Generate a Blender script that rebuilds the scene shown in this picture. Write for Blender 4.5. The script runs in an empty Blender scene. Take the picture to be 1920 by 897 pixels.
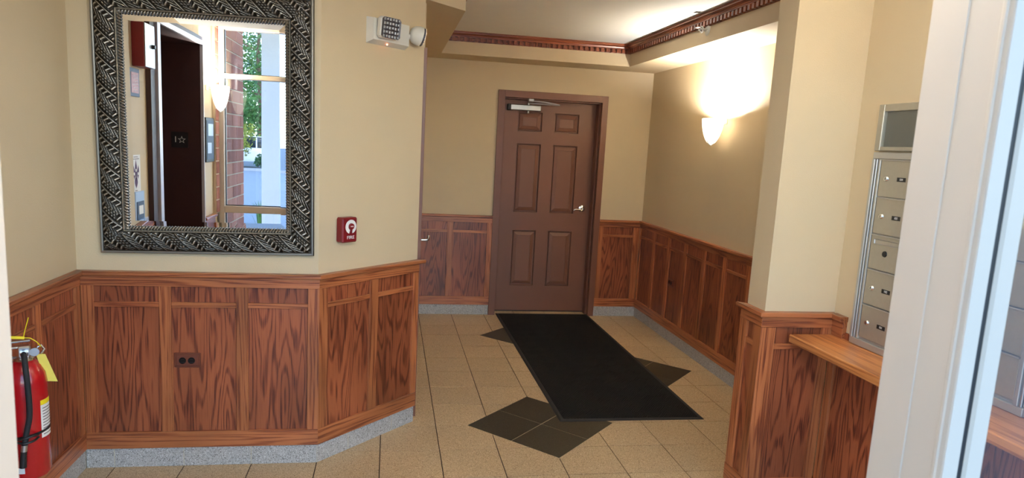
import bpy, bmesh, math, random
from mathutils import Vector, Matrix

random.seed(7)
T = 0.305                      # one floor tile (m); plan coordinates below are in tiles
scene = bpy.context.scene
COL = scene.collection
PI = math.pi

# ------------------------------------------------------------------ camera
def make_camera():
    yaw, pitch, roll = 0.1659, 0.1505, -0.0519
    cy, sy, cp, sp = math.cos(yaw), math.sin(yaw), math.cos(pitch), math.sin(pitch)
    f = Vector((sy*cp, cy*cp, -sp)); r = Vector((cy, -sy, 0)); d = f.cross(r)
    cr, sr = math.cos(roll), math.sin(roll)
    r2 = cr*r + sr*d; d2 = -sr*r + cr*d
    cam = bpy.data.cameras.new('camera'); o = bpy.data.objects.new('camera', cam); COL.objects.link(o)
    m = Matrix((( r2.x, -d2.x, -f.x, 0.047*T), (r2.y, -d2.y, -f.y, -18.912*T), (r2.z, -d2.z, -f.z, 5.1753*T), (0, 0, 0, 1)))
    o.matrix_world = m
    cam.sensor_width = 36.0; cam.sensor_fit = 'HORIZONTAL'
    cam.lens = 1272.26/1920*36
    cam.shift_x = (960-938.6)/1920; cam.shift_y = (466.8-448.5)/1920
    cam.clip_start = 0.02; cam.clip_end = 400
    cam.dof.use_dof = True; cam.dof.focus_distance = 3.6; cam.dof.aperture_fstop = 9.0
    scene.camera = o
make_camera()

# ------------------------------------------------------------------ world, daylight, exposure
W = bpy.data.worlds.new('sky'); scene.world = W; W.use_nodes = True
nt = W.node_tree; bgn = nt.nodes['Background']
sky = nt.nodes.new('ShaderNodeTexSky'); sky.sky_type = 'NISHITA'; sky.sun_disc = False
sky.sun_elevation = math.radians(38); sky.sun_rotation = math.radians(20); sky.air_density = 1.0; sky.dust_density = 0.5; sky.ozone_density = 4.5
nt.links.new(sky.outputs['Color'], bgn.inputs['Color']); bgn.inputs['Strength'].default_value = 0.31
scene.view_settings.view_transform = 'Standard'; scene.view_settings.look = 'None'
scene.view_settings.exposure = 1.78; scene.view_settings.gamma = 1.0; scene.view_settings.use_curve_mapping = False
SCONCE_W = 34.0                # watts of each sconce lamp
SHADE_E = 0.7
FILL_E = 24.0                  # emission of the added fill globe

# ------------------------------------------------------------------ materials
MATS = {}
def new_mat(name):
    m = bpy.data.materials.new(name); m.use_nodes = True
    b = m.node_tree.nodes['Principled BSDF']; MATS[name] = m
    return m, m.node_tree, b
def N(t, typ, **kw):
    n = t.nodes.new(typ)
    for k, v in kw.items(): setattr(n, k, v)
    return n
def srgb(r, g, b):
    f = lambda c: (c/255/12.92) if c/255 <= 0.04045 else ((c/255+0.055)/1.055)**2.4
    return (f(r), f(g), f(b), 1)
def plain(name, col, rough=0.5, metal=0.0, noise=0.0, nscale=8, bump=0.0, bscale=200, spec=0.5, emit=None, es=1.0, coat=0.0):
    m, t, b = new_mat(name)
    b.inputs['Base Color'].default_value = col; b.inputs['Roughness'].default_value = rough
    b.inputs['Metallic'].default_value = metal; b.inputs['Specular IOR Level'].default_value = spec
    b.inputs['Coat Weight'].default_value = coat
    tc = N(t, 'ShaderNodeTexCoord')
    if noise:
        no = N(t, 'ShaderNodeTexNoise'); no.inputs['Scale'].default_value = nscale; no.inputs['Detail'].default_value = 3
        t.links.new(tc.outputs['Object'], no.inputs['Vector'])
        mx = N(t, 'ShaderNodeMix', data_type='RGBA')
        mx.inputs[6].default_value = tuple(c*(1-noise) for c in col[:3])+(1,)
        mx.inputs[7].default_value = tuple(min(1, c*(1+noise)) for c in col[:3])+(1,)
        t.links.new(no.outputs['Fac'], mx.inputs[0]); t.links.new(mx.outputs[2], b.inputs['Base Color'])
    if bump:
        n2 = N(t, 'ShaderNodeTexNoise'); n2.inputs['Scale'].default_value = bscale; n2.inputs['Detail'].default_value = 2
        t.links.new(tc.outputs['Object'], n2.inputs['Vector'])
        bp = N(t, 'ShaderNodeBump'); bp.inputs['Strength'].default_value = bump; bp.inputs['Distance'].default_value = 0.002
        t.links.new(n2.outputs['Fac'], bp.inputs['Height']); t.links.new(bp.outputs['Normal'], b.inputs['Normal'])
    if emit:
        b.inputs['Emission Color'].default_value = emit; b.inputs['Emission Strength'].default_value = es
    return m

WALLC = srgb(209, 189, 154)
plain('wall_paint', WALLC, 0.62, noise=0.03, nscale=3, bump=0.25, bscale=260)
plain('ceiling_paint', srgb(232, 230, 224), 0.8, noise=0.02, bump=0.35, bscale=180)
plain('door_brown', srgb(130, 86, 66), 0.45, noise=0.05, nscale=5, bump=0.12, bscale=300)
plain('frame_brown', srgb(126, 82, 64), 0.42, noise=0.04, nscale=6)
plain('elevator_brown', srgb(66, 38, 34), 0.45, noise=0.05, nscale=4)
plain('black', (0.012, 0.012, 0.013, 1), 0.45)
plain('black_rubber', (0.012, 0.012, 0.014, 1), 0.7)
plain('chrome', (0.75, 0.74, 0.72, 1), 0.22, 1.0)
plain('aluminium', (0.56, 0.56, 0.55, 1), 0.38, 1.0, noise=0.05, nscale=20)
plain('steel_light', srgb(205, 203, 210), 0.35, 0.3)
plain('mailbox_grey', srgb(178, 172, 156), 0.38, 0.55, noise=0.06, nscale=60, bump=0.1, bscale=500)
plain('mailbox_frame', srgb(186, 184, 178), 0.35, 0.6)
plain('white_frame', srgb(210, 197, 180), 0.4, noise=0.015, nscale=4, bump=0.05, bscale=90)
plain('white_plastic', srgb(222, 218, 206), 0.45)
plain('red_paint', srgb(176, 14, 24), 0.22, coat=0.5, noise=0.03)
plain('alarm_red', srgb(128, 22, 28), 0.35)
plain('yellow_plastic', srgb(235, 214, 30), 0.45)
plain('yellow_paper', srgb(226, 208, 92), 0.7)
plain('paper', srgb(232, 230, 226), 0.7)
plain('purple', srgb(84, 48, 88), 0.7)
plain('navy', srgb(40, 60, 92), 0.5)
plain('pale_blue', srgb(170, 195, 225), 0.35)
plain('pink_print', srgb(214, 180, 190), 0.7)
plain('slate_border', srgb(92, 108, 136), 0.6)
plain('white_print', (0.85, 0.84, 0.8, 1), 0.5)
plain('grey_print', srgb(120, 112, 110), 0.6)
plain('socket_black', (0.006, 0.006, 0.007, 1), 0.25)
plain('plate_brown', srgb(112, 60, 44), 0.35, noise=0.12, nscale=60)
plain('grout', srgb(70, 52, 36), 0.95)
plain('light_grout', srgb(206, 196, 164), 0.9)
plain('mortar', srgb(196, 176, 150), 0.9)
plain('concrete', srgb(146, 148, 150), 0.8, noise=0.05, nscale=1.5)
plain('asphalt', srgb(120, 122, 126), 0.9, noise=0.08, nscale=4)
plain('kerb_stone', srgb(150, 150, 152), 0.9)
plain('grass', srgb(92, 128, 62), 0.9, noise=0.2, nscale=3)
plain('bark', srgb(92, 74, 58), 0.9, noise=0.2, nscale=10)
plain('leaf_green', srgb(86, 128, 66), 0.6, noise=0.35, nscale=1.2)
plain('leaf_dark', srgb(58, 104, 64), 0.6, noise=0.35, nscale=1.2)
plain('leaf_yellow', srgb(150, 156, 66), 0.6, noise=0.3, nscale=2)
plain('column_white', srgb(196, 196, 198), 0.6, noise=0.02)
plain('car_white', srgb(230, 232, 236), 0.25, coat=0.5)
plain('car_glass', (0.02, 0.025, 0.03, 1), 0.08)
plain('tyre', (0.02, 0.02, 0.02, 1), 0.8)
plain('display_dark', srgb(92, 92, 86), 0.35, noise=0.1, nscale=30)
plain('lamp_shade', (0.9, 0.86, 0.78, 1), 0.4, emit=(1.0, 0.90, 0.72, 1), es=SHADE_E)
plain('fill_glow', (0.9, 0.88, 0.84, 1), 0.4, emit=(1.0, 0.975, 0.93, 1), es=FILL_E)  # glow of the added globe that lifts the lobby light
plain('led_red', (0.8, 0.2, 0.12, 1), 0.4, emit=(1.0, 0.25, 0.12, 1), es=4.0)
plain('lens_clear', (0.75, 0.76, 0.8, 1), 0.12, 0.7)
plain('lens_dark', (0.10, 0.09, 0.10, 1), 0.25, 0.4)
plain('caulk', srgb(206, 196, 176), 0.8)

def wood(name, axis, f1=(7.5, .85), rings=110.0, distort=0.0):
    m, t, b = new_mat(name)
    tc = N(t, 'ShaderNodeTexCoord'); oi = N(t, 'ShaderNodeObjectInfo')
    mul = N(t, 'ShaderNodeMath', operation='MULTIPLY'); mul.inputs[1].default_value = 37.0
    t.links.new(oi.outputs['Random'], mul.inputs[0])
    add = N(t, 'ShaderNodeVectorMath', operation='ADD')
    t.links.new(tc.outputs['Object'], add.inputs[0]); t.links.new(mul.outputs[0], add.inputs[1])
    def mapped(sx, sz):
        mp = N(t, 'ShaderNodeMapping')
        mp.inputs['Scale'].default_value = {'z': (sx, sx, sz), 'x': (sz, sx, sx), 'y': (sx, sz, sx)}[axis]
        t.links.new(add.outputs[0], mp.inputs['Vector']); return mp
    n1 = N(t, 'ShaderNodeTexNoise'); n1.inputs['Scale'].default_value = 1.0; n1.inputs['Detail'].default_value = 2.5; n1.inputs['Roughness'].default_value = 0.45
    t.links.new(mapped(*f1).outputs[0], n1.inputs['Vector'])
    k = N(t, 'ShaderNodeMath', operation='MULTIPLY'); k.inputs[1].default_value = rings
    t.links.new(n1.outputs['Fac'], k.inputs[0])
    s = N(t, 'ShaderNodeMath', operation='SINE'); t.links.new(k.outputs[0], s.inputs[0])
    n2 = N(t, 'ShaderNodeTexNoise'); n2.inputs['Scale'].default_value = 1.0; n2.inputs['Detail'].default_value = 3
    t.links.new(mapped(300, 7).outputs[0], n2.inputs['Vector'])
    n3 = N(t, 'ShaderNodeTexNoise'); n3.inputs['Scale'].default_value = 1.0; n3.inputs['Detail'].default_value = 2
    t.links.new(mapped(4, 1.5).outputs[0], n3.inputs['Vector'])
    r1 = N(t, 'ShaderNodeMapRange'); r1.inputs['From Min'].default_value = -0.1; r1.inputs['From Max'].default_value = 0.95
    t.links.new(s.outputs[0], r1.inputs['Value'])
    # grain factor = rings * pores
    pr = N(t, 'ShaderNodeMapRange'); pr.inputs['From Min'].default_value = 0.35; pr.inputs['From Max'].default_value = 0.65
    t.links.new(n2.outputs['Fac'], pr.inputs['Value'])
    mm = N(t, 'ShaderNodeMath', operation='MULTIPLY'); t.links.new(r1.outputs[0], mm.inputs[0]); t.links.new(pr.outputs[0], mm.inputs[1])
    av = N(t, 'ShaderNodeMath', operation='MULTIPLY_ADD'); av.inputs[1].default_value = 0.55
    t.links.new(r1.outputs[0], av.inputs[0])
    m4 = N(t, 'ShaderNodeMath', operation='MULTIPLY'); m4.inputs[1].default_value = 0.45; t.links.new(mm.outputs[0], m4.inputs[0])
    t.links.new(m4.outputs[0], av.inputs[2])
    a2 = N(t, 'ShaderNodeMath', operation='MULTIPLY_ADD'); a2.inputs[1].default_value = 0.55
    pr2 = N(t, 'ShaderNodeMath', operation='SUBTRACT'); pr2.inputs[1].default_value = 0.5; t.links.new(pr.outputs[0], pr2.inputs[0])
    t.links.new(pr2.outputs[0], a2.inputs[0]); t.links.new(av.outputs[0], a2.inputs[2])
    cr = N(t, 'ShaderNodeValToRGB'); e = cr.color_ramp.elements
    e[0].position = 0.0; e[0].color = WOOD_L; e[1].position = 1.0; e[1].color = WOOD_D
    x = cr.color_ramp.elements.new(0.45); x.color = WOOD_M
    t.links.new(a2.outputs[0], cr.inputs['Fac'])
    hs = N(t, 'ShaderNodeHueSaturation')
    vr = N(t, 'ShaderNodeMapRange'); vr.inputs['To Min'].default_value = 0.72; vr.inputs['To Max'].default_value = 1.28
    vr.inputs['From Min'].default_value = 0.3; vr.inputs['From Max'].default_value = 0.7
    t.links.new(n3.outputs['Fac'], vr.inputs['Value']); t.links.new(vr.outputs[0], hs.inputs['Value'])
    t.links.new(cr.outputs['Color'], hs.inputs['Color']); t.links.new(hs.outputs['Color'], b.inputs['Base Color'])
    b.inputs['Roughness'].default_value = 0.34; b.inputs['Coat Weight'].default_value = 0.15; b.inputs['Coat Roughness'].default_value = 0.25
    bp = N(t, 'ShaderNodeBump'); bp.inputs['Strength'].default_value = 0.12; bp.inputs['Distance'].default_value = 0.001; bp.invert = True
    t.links.new(a2.outputs[0], bp.inputs['Height']); t.links.new(bp.outputs['Normal'], b.inputs['Normal'])
WOOD_L, WOOD_M, WOOD_D = srgb(176, 106, 64), srgb(160, 90, 53), srgb(116, 58, 36)
wood('wood_v', 'z', (13, .45), 75.0); wood('wood_h', 'x', (13, .45), 75.0)
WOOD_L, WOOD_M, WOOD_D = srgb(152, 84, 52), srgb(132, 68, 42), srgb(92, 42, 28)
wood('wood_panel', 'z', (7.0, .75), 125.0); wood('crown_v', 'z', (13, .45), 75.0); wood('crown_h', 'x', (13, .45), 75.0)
WOOD_L, WOOD_M, WOOD_D = srgb(204, 136, 80), srgb(190, 120, 66), srgb(160, 92, 50)
wood('wood_ledge', 'y', (12, .4), 60.0)

def terrazzo(name, base, dark, light, scale=330, rough=0.3, tilevar=0.05):
    m, t, b = new_mat(name)
    g = N(t, 'ShaderNodeNewGeometry'); oi = N(t, 'ShaderNodeObjectInfo')
    v = N(t, 'ShaderNodeTexVoronoi'); v.inputs['Scale'].default_value = scale; t.links.new(g.outputs['Position'], v.inputs['Vector'])
    bw = N(t, 'ShaderNodeRGBToBW'); t.links.new(v.outputs['Color'], bw.inputs['Color'])
    cr = N(t, 'ShaderNodeValToRGB'); e = cr.color_ramp.elements
    e[0].position = 0.14; e[0].color = dark; e[1].position = 0.30; e[1].color = base
    x = cr.color_ramp.elements.new(0.70); x.color = base
    x = cr.color_ramp.elements.new(0.86); x.color = light
    t.links.new(bw.outputs[0], cr.inputs['Fac'])
    no = N(t, 'ShaderNodeTexNoise'); no.inputs['Scale'].default_value = 2.2; no.inputs['Detail'].default_value = 4; t.links.new(g.outputs['Position'], no.inputs['Vector'])
    ad = N(t, 'ShaderNodeMath', operation='MULTIPLY_ADD'); ad.inputs[1].default_value = tilevar*2; ad.inputs[2].default_value = 1-tilevar
    t.links.new(oi.outputs['Random'], ad.inputs[0])
    a2 = N(t, 'ShaderNodeMath', operation='MULTIPLY_ADD'); a2.inputs[1].default_value = 0.16; t.links.new(no.outputs['Fac'], a2.inputs[0])
    sb = N(t, 'ShaderNodeMath', operation='SUBTRACT'); sb.inputs[1].default_value = 0.08; t.links.new(ad.outputs[0], sb.inputs[0])
    t.links.new(sb.outputs[0], a2.inputs[2])
    hs = N(t, 'ShaderNodeHueSaturation'); t.links.new(cr.outputs['Color'], hs.inputs['Color']); t.links.new(a2.outputs[0], hs.inputs['Value'])
    t.links.new(hs.outputs['Color'], b.inputs['Base Color']); b.inputs['Roughness'].default_value = rough
    b.inputs['Specular IOR Level'].default_value = 0.4
terrazzo('tile_beige', srgb(197, 172, 134), srgb(140, 112, 80), srgb(224, 204, 170), 300, 0.36)
terrazzo('tile_dark', srgb(58, 54, 42), srgb(44, 41, 32), srgb(84, 80, 66), 420, 0.36, 0.03)
terrazzo('tile_base', srgb(178, 174, 168), srgb(112, 106, 100), srgb(214, 212, 208), 300, 0.45)

def mat_rubber():
    m, t, b = new_mat('mat_black')
    tc = N(t, 'ShaderNodeTexCoord')
    mp = N(t, 'ShaderNodeMapping'); mp.inputs['Rotation'].default_value = (0, 0, math.radians(38))
    t.links.new(tc.outputs['Object'], mp.inputs['Vector'])
    ck = N(t, 'ShaderNodeTexChecker'); ck.inputs['Scale'].default_value = 9.0; t.links.new(mp.outputs[0], ck.inputs['Vector'])
    w1 = N(t, 'ShaderNodeTexWave', bands_direction='X'); w1.inputs['Scale'].default_value = 26; w1.inputs['Distortion'].default_value = 0.6; t.links.new(mp.outputs[0], w1.inputs['Vector'])
    w2 = N(t, 'ShaderNodeTexWave', bands_direction='Y'); w2.inputs['Scale'].default_value = 26; w2.inputs['Distortion'].default_value = 0.6; t.links.new(mp.outputs[0], w2.inputs['Vector'])
    mx = N(t, 'ShaderNodeMix', data_type='FLOAT'); t.links.new(ck.outputs['Fac'], mx.inputs[0]); t.links.new(w1.outputs['Fac'], mx.inputs[2]); t.links.new(w2.outputs['Fac'], mx.inputs[3])
    no = N(t, 'ShaderNodeTexNoise'); no.inputs['Scale'].default_value = 500; t.links.new(tc.outputs['Object'], no.inputs['Vector'])
    ad = N(t, 'ShaderNodeMath', operation='MULTIPLY_ADD'); ad.inputs[1].default_value = 0.7; t.links.new(no.outputs['Fac'], ad.inputs[0]); t.links.new(mx.outputs[0], ad.inputs[2])
    bp = N(t, 'ShaderNodeBump'); bp.inputs['Strength'].default_value = 0.9; bp.inputs['Distance'].default_value = 0.004
    t.links.new(ad.outputs[0], bp.inputs['Height']); t.links.new(bp.outputs['Normal'], b.inputs['Normal'])
    b.inputs['Base Color'].default_value = (0.0070, 0.0088, 0.0092, 1); b.inputs['Roughness'].default_value = 0.8; b.inputs['Specular IOR Level'].default_value = 0.2
mat_rubber()

def frame_silver():
    m, t, b = new_mat('antique_silver')
    at = N(t, 'ShaderNodeAttribute'); at.attribute_name = 'relief'
    cr = N(t, 'ShaderNodeValToRGB'); e = cr.color_ramp.elements
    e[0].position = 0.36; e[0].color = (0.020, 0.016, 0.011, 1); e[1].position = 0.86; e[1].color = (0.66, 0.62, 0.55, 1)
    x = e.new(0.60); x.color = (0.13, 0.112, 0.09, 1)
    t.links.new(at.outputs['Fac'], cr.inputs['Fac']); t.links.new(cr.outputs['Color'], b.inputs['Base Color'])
    b.inputs['Metallic'].default_value = 0.75; b.inputs['Roughness'].default_value = 0.36
frame_silver()
plain('silver_fillet', (0.60, 0.57, 0.50, 1), 0.3, 0.85)
plain('silver_rope', (0.30, 0.27, 0.23, 1), 0.28, 0.9)
plain('mirror_glass', (0.93, 0.94, 0.94, 1), 0.0, 1.0)

def glass_mat():
    m, t, b = new_mat('clear_glass')
    t.nodes.remove(b); out = t.nodes['Material Output']
    tr = N(t, 'ShaderNodeBsdfTransparent'); tr.inputs['Color'].default_value = (0.93, 0.95, 0.96, 1)
    gl = N(t, 'ShaderNodeBsdfGlossy'); gl.inputs['Roughness'].default_value = 0.0
    fr = N(t, 'ShaderNodeFresnel'); fr.inputs['IOR'].default_value = 1.5
    ge = N(t, 'ShaderNodeNewGeometry'); io = N(t, 'ShaderNodeMapRange'); io.inputs['To Min'].default_value = 1.5; io.inputs['To Max'].default_value = 1/1.5
    t.links.new(ge.outputs['Backfacing'], io.inputs['Value']); t.links.new(io.outputs[0], fr.inputs['IOR'])
    mu = N(t, 'ShaderNodeMath', operation='MULTIPLY'); mu.inputs[1].default_value = 1.2; mu.use_clamp = True
    mx = N(t, 'ShaderNodeMixShader'); t.links.new(fr.outputs[0], mu.inputs[0]); t.links.new(mu.outputs[0], mx.inputs[0])
    t.links.new(tr.outputs[0], mx.inputs[1]); t.links.new(gl.outputs[0], mx.inputs[2]); t.links.new(mx.outputs[0], out.inputs['Surface'])
glass_mat()
def brick_mat():
    m, t, b = new_mat('brick_red')
    oi = N(t, 'ShaderNodeObjectInfo'); cr = N(t, 'ShaderNodeValToRGB'); e = cr.color_ramp.elements
    e[0].color = srgb(150, 92, 76); e[1].color = srgb(190, 128, 106); t.links.new(oi.outputs['Random'], cr.inputs['Fac'])
    tc = N(t, 'ShaderNodeTexCoord'); no = N(t, 'ShaderNodeTexNoise'); no.inputs['Scale'].default_value = 40; t.links.new(tc.outputs['Object'], no.inputs['Vector'])
    mr = N(t, 'ShaderNodeMapRange'); mr.inputs['To Min'].default_value = 0.75; mr.inputs['To Max'].default_value = 1.25; t.links.new(no.outputs['Fac'], mr.inputs['Value'])
    hs = N(t, 'ShaderNodeHueSaturation'); t.links.new(cr.outputs['Color'], hs.inputs['Color']); t.links.new(mr.outputs[0], hs.inputs['Value'])
    t.links.new(hs.outputs['Color'], b.inputs['Base Color']); b.inputs['Roughness'].default_value = 0.9
brick_mat()

# ------------------------------------------------------------------ builders
def link(o, parent=None):
    COL.objects.link(o)
    if parent is not None: o.parent = parent
    return o
def tag(o, label=None, cat=None, group=None, kind=None):
    if label: o['label'] = label
    if cat: o['category'] = cat
    if group: o['group'] = group
    if kind: o['kind'] = kind
    return o
def empty(name, loc=(0, 0, 0), rz=0.0, parent=None):
    o = bpy.data.objects.new(name, None); o.empty_display_size = 0.05
    o.location = loc; o.rotation_euler = (0, 0, rz); return link(o, parent)
def P(x, y, z=0.0): return (x*T, y*T, z*T)
class MB:
    """collects shapes (metres) and builds one mesh object"""
    def __init__(s): s.bm = bmesh.new()
    def box(s, x0, x1, y0, y1, z0, z1, bev=0.0):
        r = bmesh.ops.create_cube(s.bm, size=1.0)
        bmesh.ops.scale(s.bm, vec=(x1-x0, y1-y0, z1-z0), verts=r['verts'])
        bmesh.ops.translate(s.bm, vec=((x0+x1)/2, (y0+y1)/2, (z0+z1)/2), verts=r['verts'])
        if bev > 0:
            ed = list({e for v in r['verts'] for e in v.link_edges})
            bmesh.ops.bevel(s.bm, geom=ed, offset=bev, segments=1, affect='EDGES', profile=0.5)
        return s
    def prism(s, poly, z0, z1):
        a = [s.bm.verts.new((x, y, z0)) for x, y in poly]; b = [s.bm.verts.new((x, y, z1)) for x, y in poly]
        n = len(poly)
        s.bm.faces.new(a[::-1]); s.bm.faces.new(b)
        for i in range(n): s.bm.faces.new((a[i], a[(i+1) % n], b[(i+1) % n], b[i]))
        return s
    def profile_x(s, prof, x0, x1, m0=0.0, m1=0.0):
        """closed (y,z) profile swept along x; ends mitred in proportion to -y"""
        a = [s.bm.verts.new((x0 + m0*(-y), y, z)) for y, z in prof]
        b = [s.bm.verts.new((x1 - m1*(-y), y, z)) for y, z in prof]
        n = len(prof); s.bm.faces.new(a); s.bm.faces.new(b[::-1])
        for i in range(n): s.bm.faces.new((a[i], b[i], b[(i+1) % n], a[(i+1) % n]))
        return s
    def lathe(s, prof, seg=24, sx=1.0, sy=1.0, cx=0, cy=0, cz=0, cap=True):
        rings = []
        for r, z in prof:
            rings.append([s.bm.verts.new((cx+r*sx*math.cos(2*PI*i/seg), cy+r*sy*math.sin(2*PI*i/seg), cz+z)) for i in range(seg)])
        for k in range(len(rings)-1):
            for i in range(seg):
                j = (i+1) % seg
                s.bm.faces.new((rings[k][i], rings[k][j], rings[k+1][j], rings[k+1][i]))
        if cap:
            s.bm.faces.new(rings[0][::-1]); s.bm.faces.new(rings[-1])
        return s
    def tube(s, pts, r, seg=10, r2=None):
        pts = [Vector(p) for p in pts]; rings = []
        up = Vector((0, 0, 1)); prev = None
        for i, p in enumerate(pts):
            d = (pts[min(i+1, len(pts)-1)]-pts[max(i-1, 0)]).normalized()
            if prev is None:
                a = d.cross(up)
                if a.length < 1e-3: a = d.cross(Vector((1, 0, 0)))
            else: a = prev - d*prev.dot(d)
            a.normalize(); prev = a; b = d.cross(a)
            rr = r if r2 is None else r + (r2-r)*i/(len(pts)-1)
            rings.append([s.bm.verts.new(p + a*rr*math.cos(2*PI*k/seg) + b*rr*math.sin(2*PI*k/seg)) for k in range(seg)])
        for k in range(len(rings)-1):
            for i in range(seg):
                j = (i+1) % seg
                s.bm.faces.new((rings[k][i], rings[k][j], rings[k+1][j], rings[k+1][i]))
        s.bm.faces.new(rings[0][::-1]); s.bm.faces.new(rings[-1])
        return s
    def quad(s, a, b, c, d):
        s.bm.faces.new([s.bm.verts.new(v) for v in (a, b, c, d)]); return s
    def xform(s, M):
        bmesh.ops.transform(s.bm, matrix=M, verts=s.bm.verts); return s
    def build(s, name, mat, parent=None, loc=(0, 0, 0), rz=0.0, smooth=False, normals=True, mats=None):
        if normals: bmesh.ops.recalc_face_normals(s.bm, faces=s.bm.faces)
        me = bpy.data.meshes.new(name); s.bm.to_mesh(me); s.bm.free()
        for mm in (mats or [mat]): me.materials.append(MATS[mm])
        if smooth:
            for p in me.polygons: p.use_smooth = True
            me.set_sharp_from_angle(angle=math.radians(40))
        o = bpy.data.objects.new(name, me); o.location = loc; o.rotation_euler = (0, 0, rz)
        return link(o, parent)
def board(name, parent, x0, x1, y0, y1, z0, z1, mat, bev=0.0012):
    """box given in tiles in the parent's frame; its own origin at its centre"""
    cx, cy, cz = (x0+x1)/2*T, (y0+y1)/2*T, (z0+z1)/2*T
    hx, hy, hz = abs(x1-x0)/2*T, abs(y1-y0)/2*T, abs(z1-z0)/2*T
    return MB().box(-hx, hx, -hy, hy, -hz, hz, min(bev, hx*.4, hy*.4, hz*.4)).build(name, mat, parent, (cx, cy, cz))
def text_mesh(name, s, size, mat, parent, loc, rx=PI/2, rz=0.0, depth=0.0006, align='CENTER', sx=1.0, shear=0.0):
    cu = bpy.data.curves.new(name, 'FONT'); cu.body = s; cu.size = size; cu.align_x = align; cu.align_y = 'CENTER'; cu.extrude = depth; cu.shear = shear
    tmp = bpy.data.objects.new(name, cu); COL.objects.link(tmp)
    bpy.context.view_layer.update()
    me = bpy.data.meshes.new_from_object(tmp.evaluated_get(bpy.context.evaluated_depsgraph_get()))
    bpy.data.objects.remove(tmp); me.name = name
    me.materials.clear(); me.materials.append(MATS[mat])
    o = bpy.data.objects.new(name, me); o.location = loc; o.rotation_euler = (rx, 0, rz); o.scale = (sx, 1, 1)
    return link(o, parent)
def smooth_curve(pts, n=6):
    pts = [Vector(p) for p in pts]; out = []
    for i in range(len(pts)-1):
        p0, p1, p2, p3 = pts[max(i-1, 0)], pts[i], pts[i+1], pts[min(i+2, len(pts)-1)]
        for k in range(n):
            t = k/n
            out.append(0.5*((2*p1)+(p2-p0)*t+(2*p0-5*p1+4*p2-p3)*t*t+(3*p1-p0-3*p2+p3)*t**3))
    out.append(pts[-1]); return out

# ------------------------------------------------------------------ structure: plan constants (tiles)
YB = 1.31          # back wall face
XR = 7.88          # right wall face
YM = -8.33         # mirror wall face
XL = -4.43         # left wall face
ZS = 7.585         # soffit underside
ZC = 8.17          # ceiling
DX, DY = -1.005, -8.33        # foot of the diagonal wall
DL = 2.225                    # its length
dxe, dye = DX+DL*math.sqrt(.5), DY+DL*math.sqrt(.5)
YF = -16.75        # storefront glass line

def struct(name, mb, mat, label, cat, parent=None):
    o = mb.build(name, mat, parent); tag(o, label, cat, kind='structure'); return o
def tb(mb, x0, x1, y0, y1, z0, z1): return mb.box(x0*T, x1*T, y0*T, y1*T, z0*T, z1*T)

m = MB(); tb(m, 0.2, 3.32, YB, YB+.75, 0, ZC); tb(m, 6.32, XR+.4, YB, YB+.75, 0, ZC); tb(m, 3.32, 6.32, YB, YB+.75, 6.62, ZC)
struct('wall_back', m, 'wall_paint', 'tan painted back wall around the brown six-panel door', 'wall')
m = MB(); tb(m, XR, XR+.4, -10.0, YB+.4, 0, ZC)
struct('wall_right', m, 'wall_paint', 'tan painted side wall carrying the lit bowl sconce beside the black mat', 'wall')
m = MB(); m.prism([(XL*T-.1, YM*T), (DX*T, YM*T), ((DX-.12)*T, (YM+.3)*T), (XL*T-.1, (YM+.3)*T)], 0, ZC*T)
struct('wall_mirror', m, 'wall_paint', 'pale painted wall behind the framed mirror', 'wall')
m = MB(); m.prism([(DX*T, DY*T), (dxe*T, dye*T), ((dxe-.3)*T, (dye+.02)*T), ((DX-.12)*T, (DY+.3)*T)], 0, ZC*T)
struct('wall_diagonal', m, 'wall_paint', 'cream angled wall with emergency light and fire alarm pull', 'wall')
m = MB(); tb(m, .3, .60, -4.0, YB, 0, ZC); tb(m, .3, .60, -6.40, -4.0, 6.62, ZC); tb(m, .3, .565, dye, -6.40, 0, ZC)
struct('wall_passage', m, 'wall_paint', 'tan wall hidden behind the angled wall corner', 'wall')
# front half of the left wall with the lift opening
m = MB(); tb(m, XL-.3, XL, -11.75, YM+.3, 0, ZC); tb(m, XL-.3, XL, YF-.1, -15.15, 0, ZC); tb(m, XL-.3, XL, -15.15, -11.75, 7.33, ZC)
struct('wall_left', m, 'wall_paint', 'tan wall with the red fire extinguisher and the lift entrance', 'wall')
m = MB(); tb(m, 5.28, XR+.4, -10.35, -9.88, 0, ZC)
struct('wall_column', m, 'wall_paint', 'cream wall end standing between the mat and the mailboxes', 'wall')
m = MB(); tb(m, 6.36, 6.8, YF-.1, -10.35, 0, ZC)
struct('wall_mailbox', m, 'wall_paint', 'cream wall that holds the grey mailboxes', 'wall')
m = MB(); tb(m, XL-.3, 6.8, -17.0, -16.5, 7.95, ZC+.3)
struct('wall_front', m, 'wall_paint', 'painted beam above the glazed shop front', 'wall')
m = MB(); tb(m, -6.2, XR+.5, -17.0, YB+.8, ZC, ZC+.3)
struct('ceiling', m, 'ceiling_paint', 'off-white ceiling within the stepped soffit', 'ceiling')
# soffit ring around the coffer
XC0, XC1, YC = 1.33, 6.68, 0.136
YS = dye + (XC0-dxe)
m = MB(); tb(m, .3, XR, YC, YB, ZS, ZC); tb(m, XC1, XR, -9.88, YC, ZS, ZC)
m.prism([(.3*T, dye*T), (dxe*T, dye*T), (XC0*T, YS*T), (XC0*T, YC*T), (.3*T, YC*T)], ZS*T, ZC*T)
struct('ceiling_soffit', m, 'wall_paint', 'tan dropped soffit framing the ceiling over the black mat', 'soffit')

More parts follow.
